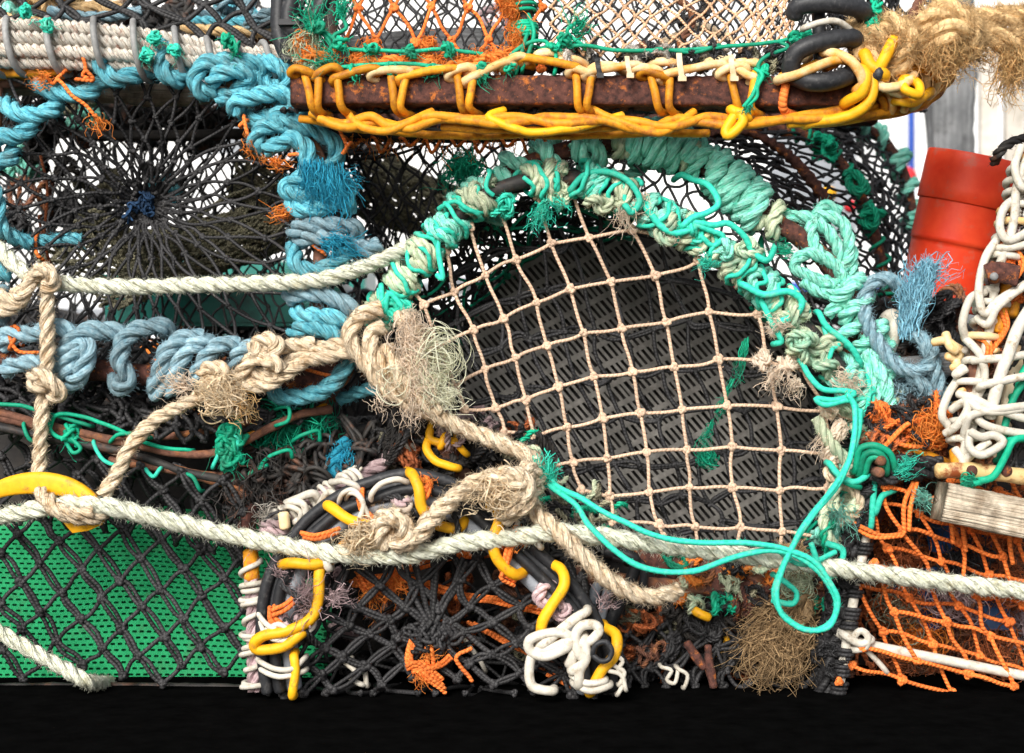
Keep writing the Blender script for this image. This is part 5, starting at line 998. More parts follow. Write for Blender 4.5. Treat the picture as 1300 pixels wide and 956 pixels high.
for s, r in (('422 612 -60;436 610 -80;452 616 -86;458 622 -80', .0042), ('430 640 -76;436 626 -96;450 622 -102;462 640 -104;456 660 -102', .0032), ('440 634 -78;444 626 -98;456 630 -104;470 656 -100', .0028), ('474 640 -80;472 628 -98;484 614 -104;504 608 -100;518 612 -88', .0036), ('366 638 -40;380 632 -56;398 626 -60;406 634 -50', .0052), ('362 644 -40;372 636 -60;386 640 -64;388 654 -60;376 662 -54', .0046), ('358 650 -40;366 642 -58;382 650 -64;380 666 -56', .0036), ('406 640 -56;418 624 -70;434 632 -70', .004),
             ('604 694 -90;620 682 -104;640 684 -108;634 692 -106;612 694 -104;602 688 -98;616 680 -104;640 690 -104', .003), ('644 674 -96;660 674 -106;676 682 -104;686 694 -96', .0036), ('656 666 -92;646 678 -104;622 682 -106;608 690 -100', .003),
             ('330 780 -80;340 792 -98;356 800 -100;376 800 -94', .0032), ('332 790 -80;340 806 -98;360 812 -100;384 800 -90', .003), ('336 800 -84;356 792 -102;372 808 -100;350 822 -96', .0034), ('330 838 -80;350 848 -96;372 848 -96;386 836 -84', .0034), ('334 850 -80;356 858 -96;384 852 -88', .0034), ('404 700 -86;412 708 -98;418 720 -98', .005), ('400 782 -80;398 796 -92;374 810 -96;360 806 -96', .003)):
    yw(s, r, 'whitec', name='white_cable')
for s, r in (('700 876 -100;676 870 -104;672 846 -106;680 826 -108;710 818 -110;722 808 -112;712 802 -114;690 804 -112;672 812 -112;674 826 -110;694 832 -112;720 820 -114;722 812 -114', .0060), ('688 818 -110;710 800 -110;730 784 -108;744 776 -100', .0060), ('724 840 -106;734 818 -112;750 812 -112;760 800 -112;754 792 -112;738 794 -114;730 808 -114;734 828 -114;742 838 -112;728 850 -110', .0062), ('742 812 -112;744 834 -116;736 850 -114;734 868 -110', .0060),
             ('728 858 -104;744 866 -112;766 864 -110', .0042), ('730 868 -104;750 876 -112;772 870 -108', .0042), ('780 830 -100;790 838 -100;784 850 -98;792 862 -96;784 880 -94', .0028), ('786 826 -100;778 842 -100;792 852 -98;786 868 -96', .0028), ('772 850 -104;788 856 -100;794 874 -96', .0028), ('432 834 -40;442 842 -50;452 852 -50;446 860 -44;460 868 -46', .0034), ('590 810 10;600 824 0;610 838 -6;616 850 0', .003), ('448 838 -30;462 846 -40;466 868 -40', .0034)):
    yw(s, r, 'whitec', name='white_cable')
yw('752 830 -118;756 818 -122;768 814 -122;776 824 -122;772 836 -122;762 838 -122;752 830 -118', .0034, 'hose', name='blue_ring'); g = Geo()
for x, y, a, b in ((566, 866, 1, 4), ): pass
# fray and ties on this hoop
def tc2(s, m='norange', r=.0028, nm='orange_tie', k=4, fl=.003):
    g = Geo()
    for q in range(k):
        c = pp(s); c = c + RNG.normal(0, fl, 3) * [1, .4, 1]; tube(g, jig(spline(c, .003), .0012, 60), r, 6)
    return obj(nm, g, M[m], bc)
tc2('462 618 -78;460 634 -100;464 650 -106;476 662 -104'); tc2('534 612 -80;546 610 -98;544 626 -106;536 640 -104;560 656 -100'); tc2('640 704 -84;650 690 -104;646 712 -108;640 724 -106;656 734 -98', k=5); tc2('384 684 -100;404 686 -106;430 678 -100', k=3); tc2('342 770 -92;344 786 -100;360 798 -100;366 800 -96', k=3); tc2('346 778 -100;364 770 -104;374 762 -102', k=2)
tc2('540 792 -50;526 806 -60;520 834 -64;530 846 -64;556 842 -64;570 832 -64', k=4); tc2('520 850 -64;534 846 -66;560 868 -60', k=4); tc2('520 842 -62;546 862 -66;566 876 -60', k=3); tc2('546 824 -64;548 846 -66;540 870 -62', k=3); tc2('600 822 -64;580 836 -66;600 864 -66', k=1); tc2('450 740 -20;500 734 -30;560 748 -30;590 758 -24;640 764 -30;690 776 -40', k=5); tc2('680 830 -40;640 812 -30;600 790 -30', k=3); tc2('700 854 -60;740 876 -60', k=2); tc2('450 730 -30;470 750 -30;500 730 -34;490 760 -30', k=4); tc2('500 720 -30;530 716 -30;560 706 -30;620 700 -30', k=4)
def fr(par, x, y, d, dx, dz, n, l, m, nm='frayed_end', sp=.4, cu=.5, r=.0005): g = Geo(); frayed(g, P(x, y, d), (dx, -.2, dz), n, l, sp, cu, r, .005); return obj(nm, g, M[m], par)
for a in ((384, 756, -100, .2, .2, 160, .03, 'purple', .8), (418, 760, -96, .8, .2, 90, .028, 'purple', .6), (398, 768, -98, -.3, -.5, 100, .03, 'purple', .7), (768, 768, -80, .3, .6, 80, .02, 'purple', .6), (364, 726, -90, -1, .3, 60, .02, 'purple', .5), (350, 650, -50, -.6, -.3, 80, .03, 'white', .5), (346, 668, -56, -.8, .6, 40, .03, 'white', .4), (536, 606, -100, .5, -.6, 50, .022, 'orangef', .4), (650, 690, -106, .4, .5, 90, .02, 'orangef', .5), (530, 856, -64, .4, -.6, 70, .02, 'orangef', .6), (470, 748, -30, .2, -.4, 120, .03, 'orangef', .7), (500, 738, -34, .6, -.2, 110, .03, 'orangef', .6), (540, 838, -66, 1, .3, 60, .02, 'orangef', .5)):
    a = list(a); a[5] = int(a[5] * .55); a[6] *= .7; fr(bc, *a[:8], sp=a[8] * .8)
ln(bc, '706 742 -72;690 746 -96;684 762 -96;706 770 -94', .008, 'purple', 'r', 500); ln(bc, '706 764 -96;720 772 -98;712 784 -96;700 776 -90', .006, 'purple', 'r', 900); ln(bc, '358 784 -92;368 796 -100;382 794 -98;378 784 -90', .008, 'purple', 'r', 300); ln(bc, '504 640 -96;512 650 -104;518 644 -102;514 632 -98', .008, 'cream', 'r', 300); ln(bc, '500 632 -96;508 640 -106;520 634 -102', .006, 'purple', 'r', 300)
for s in ('480 636 -90;504 630 -104;520 644 -104;534 656 -98', '570 640 -104;580 664 -106;582 690 -104', '560 648 -104;590 650 -106;600 640 -100', '356 742 -96;380 760 -104;400 780 -96', '360 786 -100;386 800 -104;404 820 -90'):
    g = Geo(); rope(g, pp(s), .0042, fuzz=300); obj('black_lashing', g, M['nblack'], bc)
# left upright wound with white cable
up = spline(pp('318 700 -60;320 740 -62;322 800 -64;323 878 -66'), .003)
g = Geo(); rope(g, np.array([P(318, 702, -60), P(320, 740, -62), P(322, 800, -64), P(323, 878, -66)]), .0095, fuzz=200); obj('upright', g, M['purple'], bc)
g = Geo(); tube(g, up[:12], .0098, 10); obj('upright_cap', g, M['amber'], bc)
g = Geo(); tube(g, spline(coil(up, .0128, .10, 1, 13, 4.0, jr=.22, jt=.8), .0022), .0034, 9); obj('white_coil', g, M['whitec'], bc)
# second hoop wrapped in faded purple rope, going back
rb = pp('338 672 -50;366 652 -44;400 636 -40;430 618 -30;470 598 0;500 578 20;530 562 40;560 546 70;610 520 140')
g = Geo(); rope(g, rb, .0105, fuzz=350); obj('wrapped_hoop', g, M['purple'], bc); rbs = spline(rb, .003)
for t in (.05, .1, .16, .22, .30, .34, .52, .57, .68, .76): g = Geo(); tube(g, spline(coil(rbs, .0125, t, t + .035, 1.6, RNG.uniform(0, 6)), .002), .0034, 8); obj('white_coil', g, M['whitec'], bc)
ln(bc, '334 674 -60;346 676 -66;358 680 -62;362 672 -56', .008, 'purple', 'r', 300); ln(bc, '334 666 -60;350 664 -64;362 668 -60', .007, 'purple', 'r', 300)
g = Geo(); tube(g, spline(pp('362 670 -70;360 652 -70'), .003), .007, 9); obj('end_plug', g, M['creamc'], bc)
for s in ('330 670 -60;344 654 -66;360 650 -66;370 664 -60', '334 678 -58;348 660 -66;366 656 -66'):
    g = Geo(); tube(g, spline(pp(s), .003), .002, 6); obj('black_lashing', g, M['nblack'], bc)
# its funnel net, radial to the centre
cx, cy = 548, 808
def pinch(x, y):
    r2 = ((x - cx) / 120.) ** 2 + ((y - cy) / 95.) ** 2; q = .62 * np.exp(-r2); return x + (cx - x) * q, y + (cy - y) * q
def Sw2(u, v):
    a = PI * (1 - u); x0 = 556 + 200 * np.cos(a); yt = 800 - 165 * np.sin(a) ** .8; y0 = yt + (884 - yt) * v; x, y = pinch(x0, y0)
    d = (-66 + 14 * np.exp(-((x - cx) ** 2 + (y - cy) ** 2) / 8000.)) * .001; k = (d - CAM_Y) / 2 * .001
    return np.stack([(x - 650) * k, d, CAM_Z + (478 - y) * k], -1)
g = Geo(); net(g, Sw2, 10, 9, .0027, 'd', kn=.0095, jit=.13, wamp=.0022, seg=8, sides=7, dbl=.0022, dblb=.0016); net(g, lambda u, v: Sw2(u, v) + [.006, .05, 0], 9, 7, .0024, 'd', jit=.25, wamp=.003, seg=6)
for k in range(9): a = RNG.uniform(-2.2, -.9); tube(g, spline(np.array([P(cx, cy - 12, -56), P(cx + 40 * math.cos(a), cy + 60 * math.sin(a), -56), P(cx + 75 * math.cos(a), cy + 120 * math.sin(a), -64)]) + RNG.normal(0, .002, (3, 3)), .004), .0034, 6)
obj('entrance_net', g, M['nblack'], bc)
g = Geo()
for k in range(16): tube(g, spline(knotline(P(cx, cy, -56) + RNG.normal(0, .008, 3), .010, 1, k + 40, n=40), .002), .0026, 6)
obj('net_gather', g, M['nblack'], bc)
Sq2 = patch([[P(350, 730, -60), P(450, 640, -70), P(560, 630, -70), P(680, 720, -70), P(760, 800, -60)], [P(380, 740, 200), P(470, 690, 200), P(570, 680, 200), P(690, 740, 200), P(790, 800, 200)], [P(400, 760, 430), P(480, 720, 430), P(580, 710, 430), P(700, 750, 430), P(800, 800, 430)]])
g = Geo(); net(g, Sq2, 12, 9, .0026, 'd', jit=.25, wamp=.003); obj('shell_net', g, M['nblack'], bc)
Sq3 = patch([[P(340, 880, -60), P(500, 880, -60), P(780, 880, -60)], [P(360, 860, 150), P(540, 860, 150), P(800, 860, 150)], [P(400, 840, 400), P(560, 840, 400), P(800, 840, 400)]])
g = Geo(); net(g, Sq3, 13, 10, .003, 'd', jit=.25, wamp=.003); net(g, lambda u, v: Sq3(u, v) + [0, .02, .03], 8, 6, .0026, 'd', jit=.3, wamp=.003); obj('floor_net', g, M['nblack'], bc)
for k in range(48):
    x = RNG.uniform(420, 740); y = RNG.uniform(740, 850); g = Geo(); rope(g, knotline(P(x, y, RNG.uniform(40, 200)), RNG.uniform(.012, .03), 1, 700 + k, n=44), RNG.uniform(.0025, .0045), step=.003, fuzz=400); obj('stowed_twine', g, M[random.choice(['nblack', 'nbrown', 'rusty', 'purple', 'nblack', 'dark', 'nolive', 'nblack'])], bc)
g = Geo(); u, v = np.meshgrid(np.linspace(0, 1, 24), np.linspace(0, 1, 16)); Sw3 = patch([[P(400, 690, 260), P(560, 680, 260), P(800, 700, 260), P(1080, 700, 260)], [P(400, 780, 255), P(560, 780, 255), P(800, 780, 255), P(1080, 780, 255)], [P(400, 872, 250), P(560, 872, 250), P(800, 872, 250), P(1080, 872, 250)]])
g.add(Sw3(u, v) + .004 * np.stack([0 * u, np.sin(u * 50 + v * 9), 0 * u], -1), [[j * 24 + i, j * 24 + i + 1, (j + 1) * 24 + i + 1, (j + 1) * 24 + i] for j in range(15) for i in range(23)]); obj('shade_panel', g, M['dark'], bc)  # rippled dark sheet added as deep shade behind the pipe hoop
# corner of black, red and yellow cord where the creels meet
ct = thing('cord_tangle', 'tangle of black, brown and purple cords between the pipe hoop and the central net', 'tangle', P(620, 580, 30))
for k in range(60):
    x = RNG.uniform(480, 690); y = 575 + (x - 480) * .12 + RNG.uniform(-45, 40); g = Geo(); rope(g, knotline(P(x, y, RNG.uniform(0, 70)), RNG.uniform(.010, .022), 1, 1700 + k, n=40), RNG.uniform(.0025, .005), step=.003, fuzz=600); obj('cord', g, M[random.choice(['nblack', 'nblack', 'nblack', 'nbrown', 'purple', 'nblack', 'dark', 'nolive', 'dark', 'dark'])], ct)
for k in range(40):
    x = RNG.uniform(790, 1060); y = RNG.uniform(740, 868); g = Geo(); rope(g, knotline(P(x, y, RNG.uniform(60, 160)), RNG.uniform(.012, .028), 1, 2700 + k, n=40), RNG.uniform(.0025, .005), step=.003, fuzz=500); obj('cord', g, M[random.choice(['nblack', 'nblack', 'dark', 'nbrown', 'rusty', 'nolive', 'dark', 'dark'])], ct)
for s, r, m in (('770 700 -10;800 706 -20;806 720 -20;790 760 -16;770 800 -10', .008, 'hose'), ('780 706 -14;816 720 -20;812 770 -12', .006, 'hose'), ('760 740 0;752 760 -10;744 790 -12', .007, 'grey'), ('772 742 0;768 764 -8;760 800 -10', .006, 'grey'), ('924 804 40;920 822 30;908 834 28;896 832 30', .0045, 'yellow'), ('880 774 0;890 780 -6;900 784 -4', .006, 'yellow')):
    g = Geo(); tube(g, spline(pp(s), .003), r, 9); obj('cable_end', g, M[m], ct)
for s in ('872 816 -20;884 834 -20;894 848 -20', '899 820 -20;900 840 -20;906 872 -20'):
    g = Geo(); tube(g, spline(pp(s), .003), .0055, 8, jr=.2); obj('rusty_spike', g, M['rust'], ct)
for s in ('840 846 -10;852 850 -14;846 862 -12;856 866 -10;860 850 -8', '860 848 -10;872 856 -12;868 872 -10'): yw(s, .0026, 'whitec', par=ct, name='white_cable')

g = Geo(); net(g, patch([[P(770, 740, 30), P(850, 760, 30), P(940, 770, 20), P(1040, 760, 10)], [P(770, 810, 20), P(850, 815, 20), P(940, 820, 10), P(1040, 820, 0)], [P(770, 874, 0), P(850, 874, 0), P(940, 874, 0), P(1040, 874, 0)]]), 8, 5, .0028, 'd', kn=.009, jit=.22, wamp=.004, seg=7, sides=6, dbl=.002); obj('net_scrap', g, M['nblack'], ct)
for k in range(44):
    x = RNG.uniform(780, 940); y = RNG.uniform(770, 866); g = Geo(); rope(g, knotline(P(x, y, RNG.uniform(10, 70)), RNG.uniform(.008, .02), 1, 7700 + k, n=40), RNG.uniform(.002, .0042), step=.003, fuzz=600); obj('cord', g, M[random.choice(['nblack', 'nblack', 'dark', 'rusty', 'nolive', 'nblack', 'nbrown'])], ct)
# ================================================================== loose ropes over the stack
def loose(name, label, cat, s, r, m, fuzz=1600, fz=.006, knots=(), frays=(), nests=(), group=None, pitch=None, extra=()):
    t = thing(name, label, cat, pp(s)[0], group)
    g = Geo(); rope(g, pp(s), r, fuzz=fuzz, fz=fz, pitch=pitch, sides=10, tint=.6); obj('strands', g, M[m], t)
    for e in extra: g = Geo(); rope(g, pp(e), r, fuzz=fuzz, fz=fz, pitch=pitch, sides=10, tint=.6); obj('knot', g, M[m], t)
    for (x, y, d, sz, rr, sd) in knots: g = Geo(); rope(g, knotline(P(x, y, d), sz, 0, sd), rr, fuzz=fuzz, fz=fz); obj('knot', g, M[m], t)
    for (x, y, d, dx, dz, n, l, mm) in frays: g = Geo(); frayed(g, P(x, y, d), (dx, -.2, dz), n, l, .28, .5, .00045, .008); obj('frayed_end', g, M[FM.get(mm, mm)], t)
    for (x, y, d, n, sz, cu, mm) in nests: g = Geo(); nest(g, P(x, y, d), int(n * .75), sz, cu * 1.25, .00055, turns=.7); obj('loose_fibres', g, M[FM.get(mm, mm)], t)
    return t
loose('mooring_rope', 'long pale green rope running across the bottom of the stack', 'rope', '-40 658 -70;20 652 -76;80 640 -84;140 644 -86;200 658 -84;280 676 -82;360 692 -92;440 704 -108;520 704 -112;580 690 -112;640 684 -112;700 676 -112;760 680 -108;840 692 -100;920 702 -96;1000 712 -92;1080 724 -84;1160 734 -76;1240 744 -70;1350 756 -66', .0118, 'pale', 2600, .007)
loose('mooring_rope', 'pale green rope crossing the black funnel net of the left creel', 'rope', '-30 290 10;0 318 -10;24 340 -26;46 352 -34;80 360 -36;160 364 -36;240 362 -36;320 360 -36;400 356 -38;440 346 -32;480 332 -20;520 314 10;560 296 60;600 280 120', .0105, 'pale', 2300, .006)
loose('mooring_rope', 'short pale rope lying over the green mesh in the lower left corner', 'rope', '-30 780 -60;0 803 -60;40 826 -60;80 848 -60;108 864 -56;124 868 -20;140 868 60', .0100, 'pale', 1800, .006)
loose('lashing_rope', 'upright beige rope knotted down the left side to the yellow hook', 'rope', '57 336 -40;60 360 -46;60 400 -44;60 450 -44;56 490 -46;52 540 -46;50 590 -46;50 625 -56', .0098, 'beige', 2000, .006, knots=((54, 486, -50, .013, .0085, 3),), extra=('44 350 -44;52 342 -56;64 346 -58;68 360 -54;56 366 -50', '-20 366 -20;4 376 -34;24 380 -40;34 366 -46;40 352 -44', '-20 394 -20;10 392 -34;28 380 -36;20 366 -34', '40 478 -52;54 476 -62;70 490 -64;76 500 -56;64 504 -50'))
loose('lashing_rope', 'knotted beige rope with frayed nest slanting from yellow hook to blue rope', 'rope', '130 630 -64;150 598 -60;166 566 -56;196 534 -52;232 514 -50;258 500 -50;280 484 -48;310 474 -46;340 476 -46;362 464 -44;390 446 -40;440 436 -36', .0098, 'beige', 1800, .006,
      extra=('310 490 -50;340 488 -54;366 472 -56;388 458 -50;420 452 -42;444 446 -36', '256 476 -50;266 466 -58;284 470 -60;276 482 -56;258 488 -50', '320 440 -44;336 430 -56;352 436 -62;344 452 -62;326 456 -58;330 446 -54;350 446 -50;362 440 -46;400 436 -40', '300 482 -48;314 462 -58;326 450 -58;322 438 -52', '334 462 -64;348 458 -66;356 470 -62'),
      nests=((275, 500, -58, 200, .020, .014, 'beige'), (296, 508, -58, 120, .016, .012, 'beige')), frays=((262, 490, -60, .9, -.35, 150, .040, 'beige'), (300, 512, -56, .8, -.5, 60, .020, 'coir'), (238, 494, -56, -1, .3, 60, .028, 'cream')))
loose('lashing_rope', 'beige rope looping from the big frayed nest to its cut end at the bottom', 'rope', '484 392 -30;462 398 -36;446 416 -44;446 436 -46;466 462 -46;484 486 -46;506 504 -46;540 520 -46;590 544 -46;640 564 -50;672 580 -56;684 604 -66;676 632 -90;682 652 -104;710 676 -120;740 706 -124;770 734 -122;800 752 -116;832 758 -106;862 750 -90', .0112, 'beige', 3000, .0075,
      extra=('486 416 -34;470 426 -44;478 456 -48;500 478 -50;520 500 -50', '490 440 -36;504 470 -50;520 500 -52;560 524 -50', '506 400 -30;524 420 -44;520 460 -48;534 500 -48'),
      nests=((526, 440, -46, 130, .020, .014, 'cream'), (556, 452, -50, 120, .014, .026, 'pale'), (522, 412, -40, 80, .012, .012, 'cream'), (540, 492, -52, 110, .018, .015, 'cream'), (504, 486, -54, 50, .016, .014, 'pale')), frays=((524, 440, -50, .25, -1, 130, .050, 'cream'), (540, 470, -54, .5, -.7, 110, .045, 'pale'), (520, 400, -48, .1, -1, 90, .040, 'cream'), (520, 510, -56, .1, -1, 50, .026, 'cream'), (560, 500, -56, .9, -.3, 60, .026, 'pale'), (480, 500, -52, .6, -.7, 26, .024, 'cream')))
loose('lashing_rope', 'thick beige rope with a fat knot lying over the black pipes', 'rope', '500 676 -118;510 690 -128;530 680 -132;548 658 -132;574 634 -130;602 614 -128;630 606 -120;656 606 -104;680 600 -76', .0118, 'beige', 3200, .0075,
      extra=('486 694 -116;484 670 -128;496 658 -134;512 664 -136;514 682 -134;500 694 -128', '478 664 -118;492 654 -130;506 658 -134', '612 622 -122;632 606 -136;654 602 -138;670 618 -134;664 642 -128;648 652 -122', '606 614 -120;640 622 -134;664 610 -134;672 590 -118', '640 660 -118;652 640 -132;664 620 -130'), nests=((632, 626, -138, 260, .022, .013, 'beige'), (456, 684, -120, 200, .016, .010, 'beige'), (466, 676, -116, 120, .014, .010, 'beige')), frays=((470, 690, -120, -1, 0, 110, .024, 'beige'), (604, 630, -132, -.8, .2, 50, .02, 'beige')))
# turquoise loose cord, doubled
tq = thing('loose_cord', 'bright turquoise doubled cord looping in front of the net and ending in a ring', 'cord', P(690, 610, -60))
for s in ('690 606 -60;700 618 -72;730 640 -96;752 672 -116;790 706 -126;830 724 -128;880 724 -128;930 708 -124;980 700 -122;1010 706 -120;1040 726 -118;1060 760 -116;1056 786 -114;1030 800 -114;1000 786 -114;984 760 -116;990 730 -118;1006 694 -122;1022 664 -118;1050 628 -100;1076 590 -70;1090 552 -44;1092 520 -36',
          '694 604 -60;706 618 -74;740 634 -100;780 656 -120;840 682 -128;900 690 -128;950 690 -126;996 696 -122;1030 710 -122;1052 736 -120;1064 764 -118;1052 796 -116;1020 800 -116;994 782 -116;986 752 -118;996 716 -120;1012 684 -122;1036 650 -112;1064 614 -86;1082 570 -60;1086 520 -40;1076 500 -36',
          '980 728 -70;1000 740 -72;1012 752 -70;1006 766 -66;980 762 -60', '1030 690 -100;1040 720 -96;1060 724 -80;1070 700 -60;1050 690 -50', '990 700 -96;1020 716 -100;1060 700 -90'):
    g = Geo(); c = jig(spline(pp(s), .0025), .0011, 28); tube(g, c, .0041, 10, jr=.05, flat=.85); hairs(g, c, .0040, int(260 * clen(c)[-1]), .0035, .0002); obj('cord_run', g, M['turqc'], tq)
g = Geo(); frayed(g, P(694, 612, -64), (-.1, -.2, 1), 110, .026, .3, .3, .0007, .004); frayed(g, P(688, 600, -60), (1, 0, -.2), 60, .016, .5, .3, .0007, .004); obj('frayed_end', g, M['turqc'], tq)
# yellow plastic hook
hk = thing('plastic_hook', 'yellow plastic hook that two beige ropes pass through', 'hook', P(70, 630, -64))
g = Geo(); c = spline(pp('-30 634 -52;10 618 -60;45 613 -66;80 617 -70;106 628 -72;122 642 -74;132 660 -76'), .0015); n = len(c); q = np.linspace(0, 1, n); h = .008 + .009 * np.sin(PI * np.clip(q * 1.05, 0, 1)) 
pr = np.array(rrect(1, 1, .3, 3, 2)); t_ = np.gradient(c, axis=0); t_ /= np.linalg.norm(t_, axis=1)[:, None]; s_ = np.broadcast_to(np.array([0, 1., 0]), t_.shape); u_ = np.cross(s_, t_)
v = c[:, None] + pr[None, :, :1] * .014 * s_[:, None] + pr[None, :, 1:] * (h * 1.6)[:, None, None] * u_[:, None]; Kp = len(pr); i = np.arange(n - 1)[:, None] * Kp; j = np.arange(Kp)[None]; k = (j + 1) % Kp
g.add(v, np.stack([i + j, i + k, i + Kp + k, i + Kp + j], -1)); obj('hook_arm', g, M['yellow'], hk)
g = Geo(); B = [(74, 654), (96, 660), (122, 660), (136, 656), (130, 666), (112, 674), (92, 677), (84, 668)]
F_ = [P(x, y, -78) for x, y in B] + [P(x, y, -62) for x, y in B] + [P(103, 664, -80), P(103, 664, -60)]
fs = [[a, (a + 1) % 8, 8 + (a + 1) % 8, 8 + a] for a in range(8)] + [[16, 16 if 0 else (a + 1) % 8, a, a] for a in range(0)]
fs += [[16, (a + 2) % 8, (a + 1) % 8, a] for a in (0, 2, 4, 6)] + [[17, 8 + a, 8 + (a + 1) % 8, 8 + (a + 2) % 8] for a in (0, 2, 4, 6)]
g.add(F_, fs); o = obj('hook_lip', g, M['yellow'], hk); md = o.modifiers.new('bevel', 'BEVEL'); md.width = .002; md.segments = 3
loose('lashing_rope', 'short beige rope end wrapped under the yellow hook', 'rope', '50 622 -84;58 636 -92;74 650 -94;100 658 -92;126 656 -84;136 646 -70', .0088, 'beige', 1500, .005, extra=('60 630 -90;70 644 -96;96 652 -98;118 650 -92',))

# coir rope, top right
loose('coir_rope', 'hairy brown coir rope knotted above the red tube at the top right', 'rope', '1080 52 -80;1110 46 -90;1140 54 -94;1176 44 -90;1210 34 -86;1246 44 -80;1280 52 -74;1350 56 -66', .0160, 'coir', 9000, .012,
      extra=('1168 60 -70;1176 30 -96;1200 14 -106;1228 28 -106;1234 56 -96;1210 72 -84', '1180 66 -84;1202 40 -112;1230 34 -104', '1120 40 -80;1134 30 -98;1150 46 -104;1144 74 -96;1126 90 -84', '1230 30 -60;1262 24 -64;1300 22 -60;1340 26 -60', '1092 30 -60;1090 54 -86;1104 76 -90;1130 84 -84'), frays=((1196, 56, -100, -.25, -1, 260, .034, 'coir'), (1214, 56, -96, .1, -1, 200, .030, 'coir'), (1190, 20, -96, 0, 1, 160, .014, 'coir'), (1284, 66, -74, 0, -1, 340, .046, 'coir'), (1240, 66, -80, .6, -.4, 90, .016, 'coir'), (1130, 60, -100, .4, .2, 300, .02, 'coir'), (1118, 96, -86, .1, -.5, 160, .014, 'coir')))

# blue frayed rope
loose('blue_rope', 'dusty blue rope loop with a big frayed plume in front of the red tube', 'rope', '1160 420 30;1150 380 20;1136 358 14;1112 356 10;1097 378 8;1100 406 4;1114 434 0;1134 460 -6;1160 472 -10;1180 462 -10;1182 444 -6;1170 430 0;1158 424 8', .0100, 'dusty', 2600, .007,
      extra=('1172 436 0;1184 456 -8;1190 480 -8;1194 500 -4;1196 520 4', '1152 470 0;1166 484 -8;1180 500 -4;1178 520 4'), nests=((1150, 500, 10, 260, .022, .014, 'dusty'),))
g = Geo()
for k in range(9): frayed(g, P(1152 + k * 2.5, 424 - k * 7, 4 - k), (.02 + .09 * (k % 4), -.1, 1), 120, .070 - .004 * k, .10, .22, .0006, .005, n=10)
frayed(g, P(1176, 350, 0), (1, -.1, .5), 50, .026, .3, .5, .0006, .006, n=10); o = obj('frayed_plume', g, M['dusty'], bpy.data.objects['blue_rope'])
M['plume'] = mk('blue_plume', (.12, .34, .47), (.28, .54, .66), None, bump=.2, tv=.4); o.data.materials[0] = M['plume']

# ================================================================== red tube
rt = thing('plastic_tube', 'bright red plastic tube with a raised collar, leaning at the right', 'tube', P(1210, 400, 200))
a, b = P(1237, 199, 190), P(1196, 400, 190); ax = (b - a); L_ = np.linalg.norm(ax); ax /= L_; ax = ax + [0, .12, 0]; ax /= np.linalg.norm(ax)
n1 = np.cross(ax, [0, 1., 0]); n1 /= np.linalg.norm(n1); n2 = np.cross(ax, n1)
def rev(g, prof, sides=96):
    pr = np.array(prof); q = np.arange(sides) / sides * 2 * PI
    V = a + ax * pr[:, :1][:, None] + pr[:, 1][:, None, None] * (np.cos(q)[:, None] * n1 + np.sin(q)[:, None] * n2)[None]
    Np = len(pr); i = np.arange(Np - 1)[:, None] * sides; j = np.arange(sides)[None]; k = (j + 1) % sides
    g.add(V, np.stack([i + j, i + sides + j, i + sides + k, i + k], -1))
g = Geo(); rev(g, [(.06, .0565), (.0, .0595), (-.0006, .0602), (-.0006, .0628), (.0008, .064), (.02, .0642), (.05, .0642), (.066, .0640), (.0675, .063), (.068, .0605), (.069, .0600), (.07, .0602)]); obj('collar', g, M['red'], rt)
g = Geo(); rev(g, [(.0685, .0608), (.09, .0606), (.118, .0602), (.124, .0603), (.1245, .0590), (.130, .0585), (.2, .0575), (.212, .0572), (.214, .055), (.213, .050), (.1, .052)]); obj('barrel', g, M['red'], rt)
loose('lashing_rope', 'dark rope end poking over the red tube beside the white cable', 'rope', '1300 176 20;1282 182 10;1268 194 10;1262 206 30', .007, 'tar', 900, .004)

# ================================================================== rear arched creel behind the central hoop
ra = thing('lobster_creel', 'arched creel with dense black netting behind the central one, under the top creel', 'creel', (.4, .6, .35), G1)
ha = [pp(s) for s in ('812 168 120;880 184 120;938 222 120;992 272 120;1044 326 120;1086 390 120;1104 450 140', '960 160 330;1036 178 330;1080 226 330;1104 280 330;1120 340 330;1126 400 330;1126 450 330', '1050 150 500;1110 170 500;1142 210 500;1156 260 500;1160 320 500;1160 400 500;1160 450 500')]
for k, h in enumerate(ha):
    if k: g = Geo(); sweep(g, spline(h, .004), [(.009 * math.cos(a_), .009 * math.sin(a_)) for a_ in np.linspace(0, 2 * PI, 10, endpoint=False)], up=(.01, 1, 0), rough=.001); obj('hoop', g, M['rust'], ra)
g = Geo(); h2 = spline(ha[2], .004); rope(g, coil(h2, .016, .0, .62, 9, jr=.2, jt=.5), .009, fuzz=600); obj('rope_binding', g, M['turq'], ra)
h1 = spline(ha[1], .004); g = Geo(); tube(g, spline(coil(h1, .012, .1, .9, 15, jr=.2, jt=.6), .003), .0028, 7); obj('twine_binding', g, M['green'], ra)
for k, (x, y) in enumerate(((1048, 186), (1086, 232), (1102, 276))): g = Geo(); rope(g, knotline(P(x, y, 315), .018, 1, 77 + k), .005, fuzz=500); obj('knot', g, M['green'], ra)
Sa = patch([np.array([x for x in h]) for h in ha])
g = Geo(); net(g, Sa, 22, 17, .0022, 'd', jit=.16, wamp=.003); obj('shell_net', g, M['nblack'], ra)
g = Geo(); net(g, lambda u, v: Sa(u, v * .22) + [0, -.004, .002], 16, 5, .0026, 'd', jit=.3, wamp=.004); obj('mended_net', g, M['nblack'], ra)
g = Geo(); net(g, lambda u, v: Sa(u, .52 + v * .2) + [0, -.004, .002], 16, 5, .0028, 'd', jit=.3, wamp=.004); obj('mended_net', g, M['nblack'], ra)
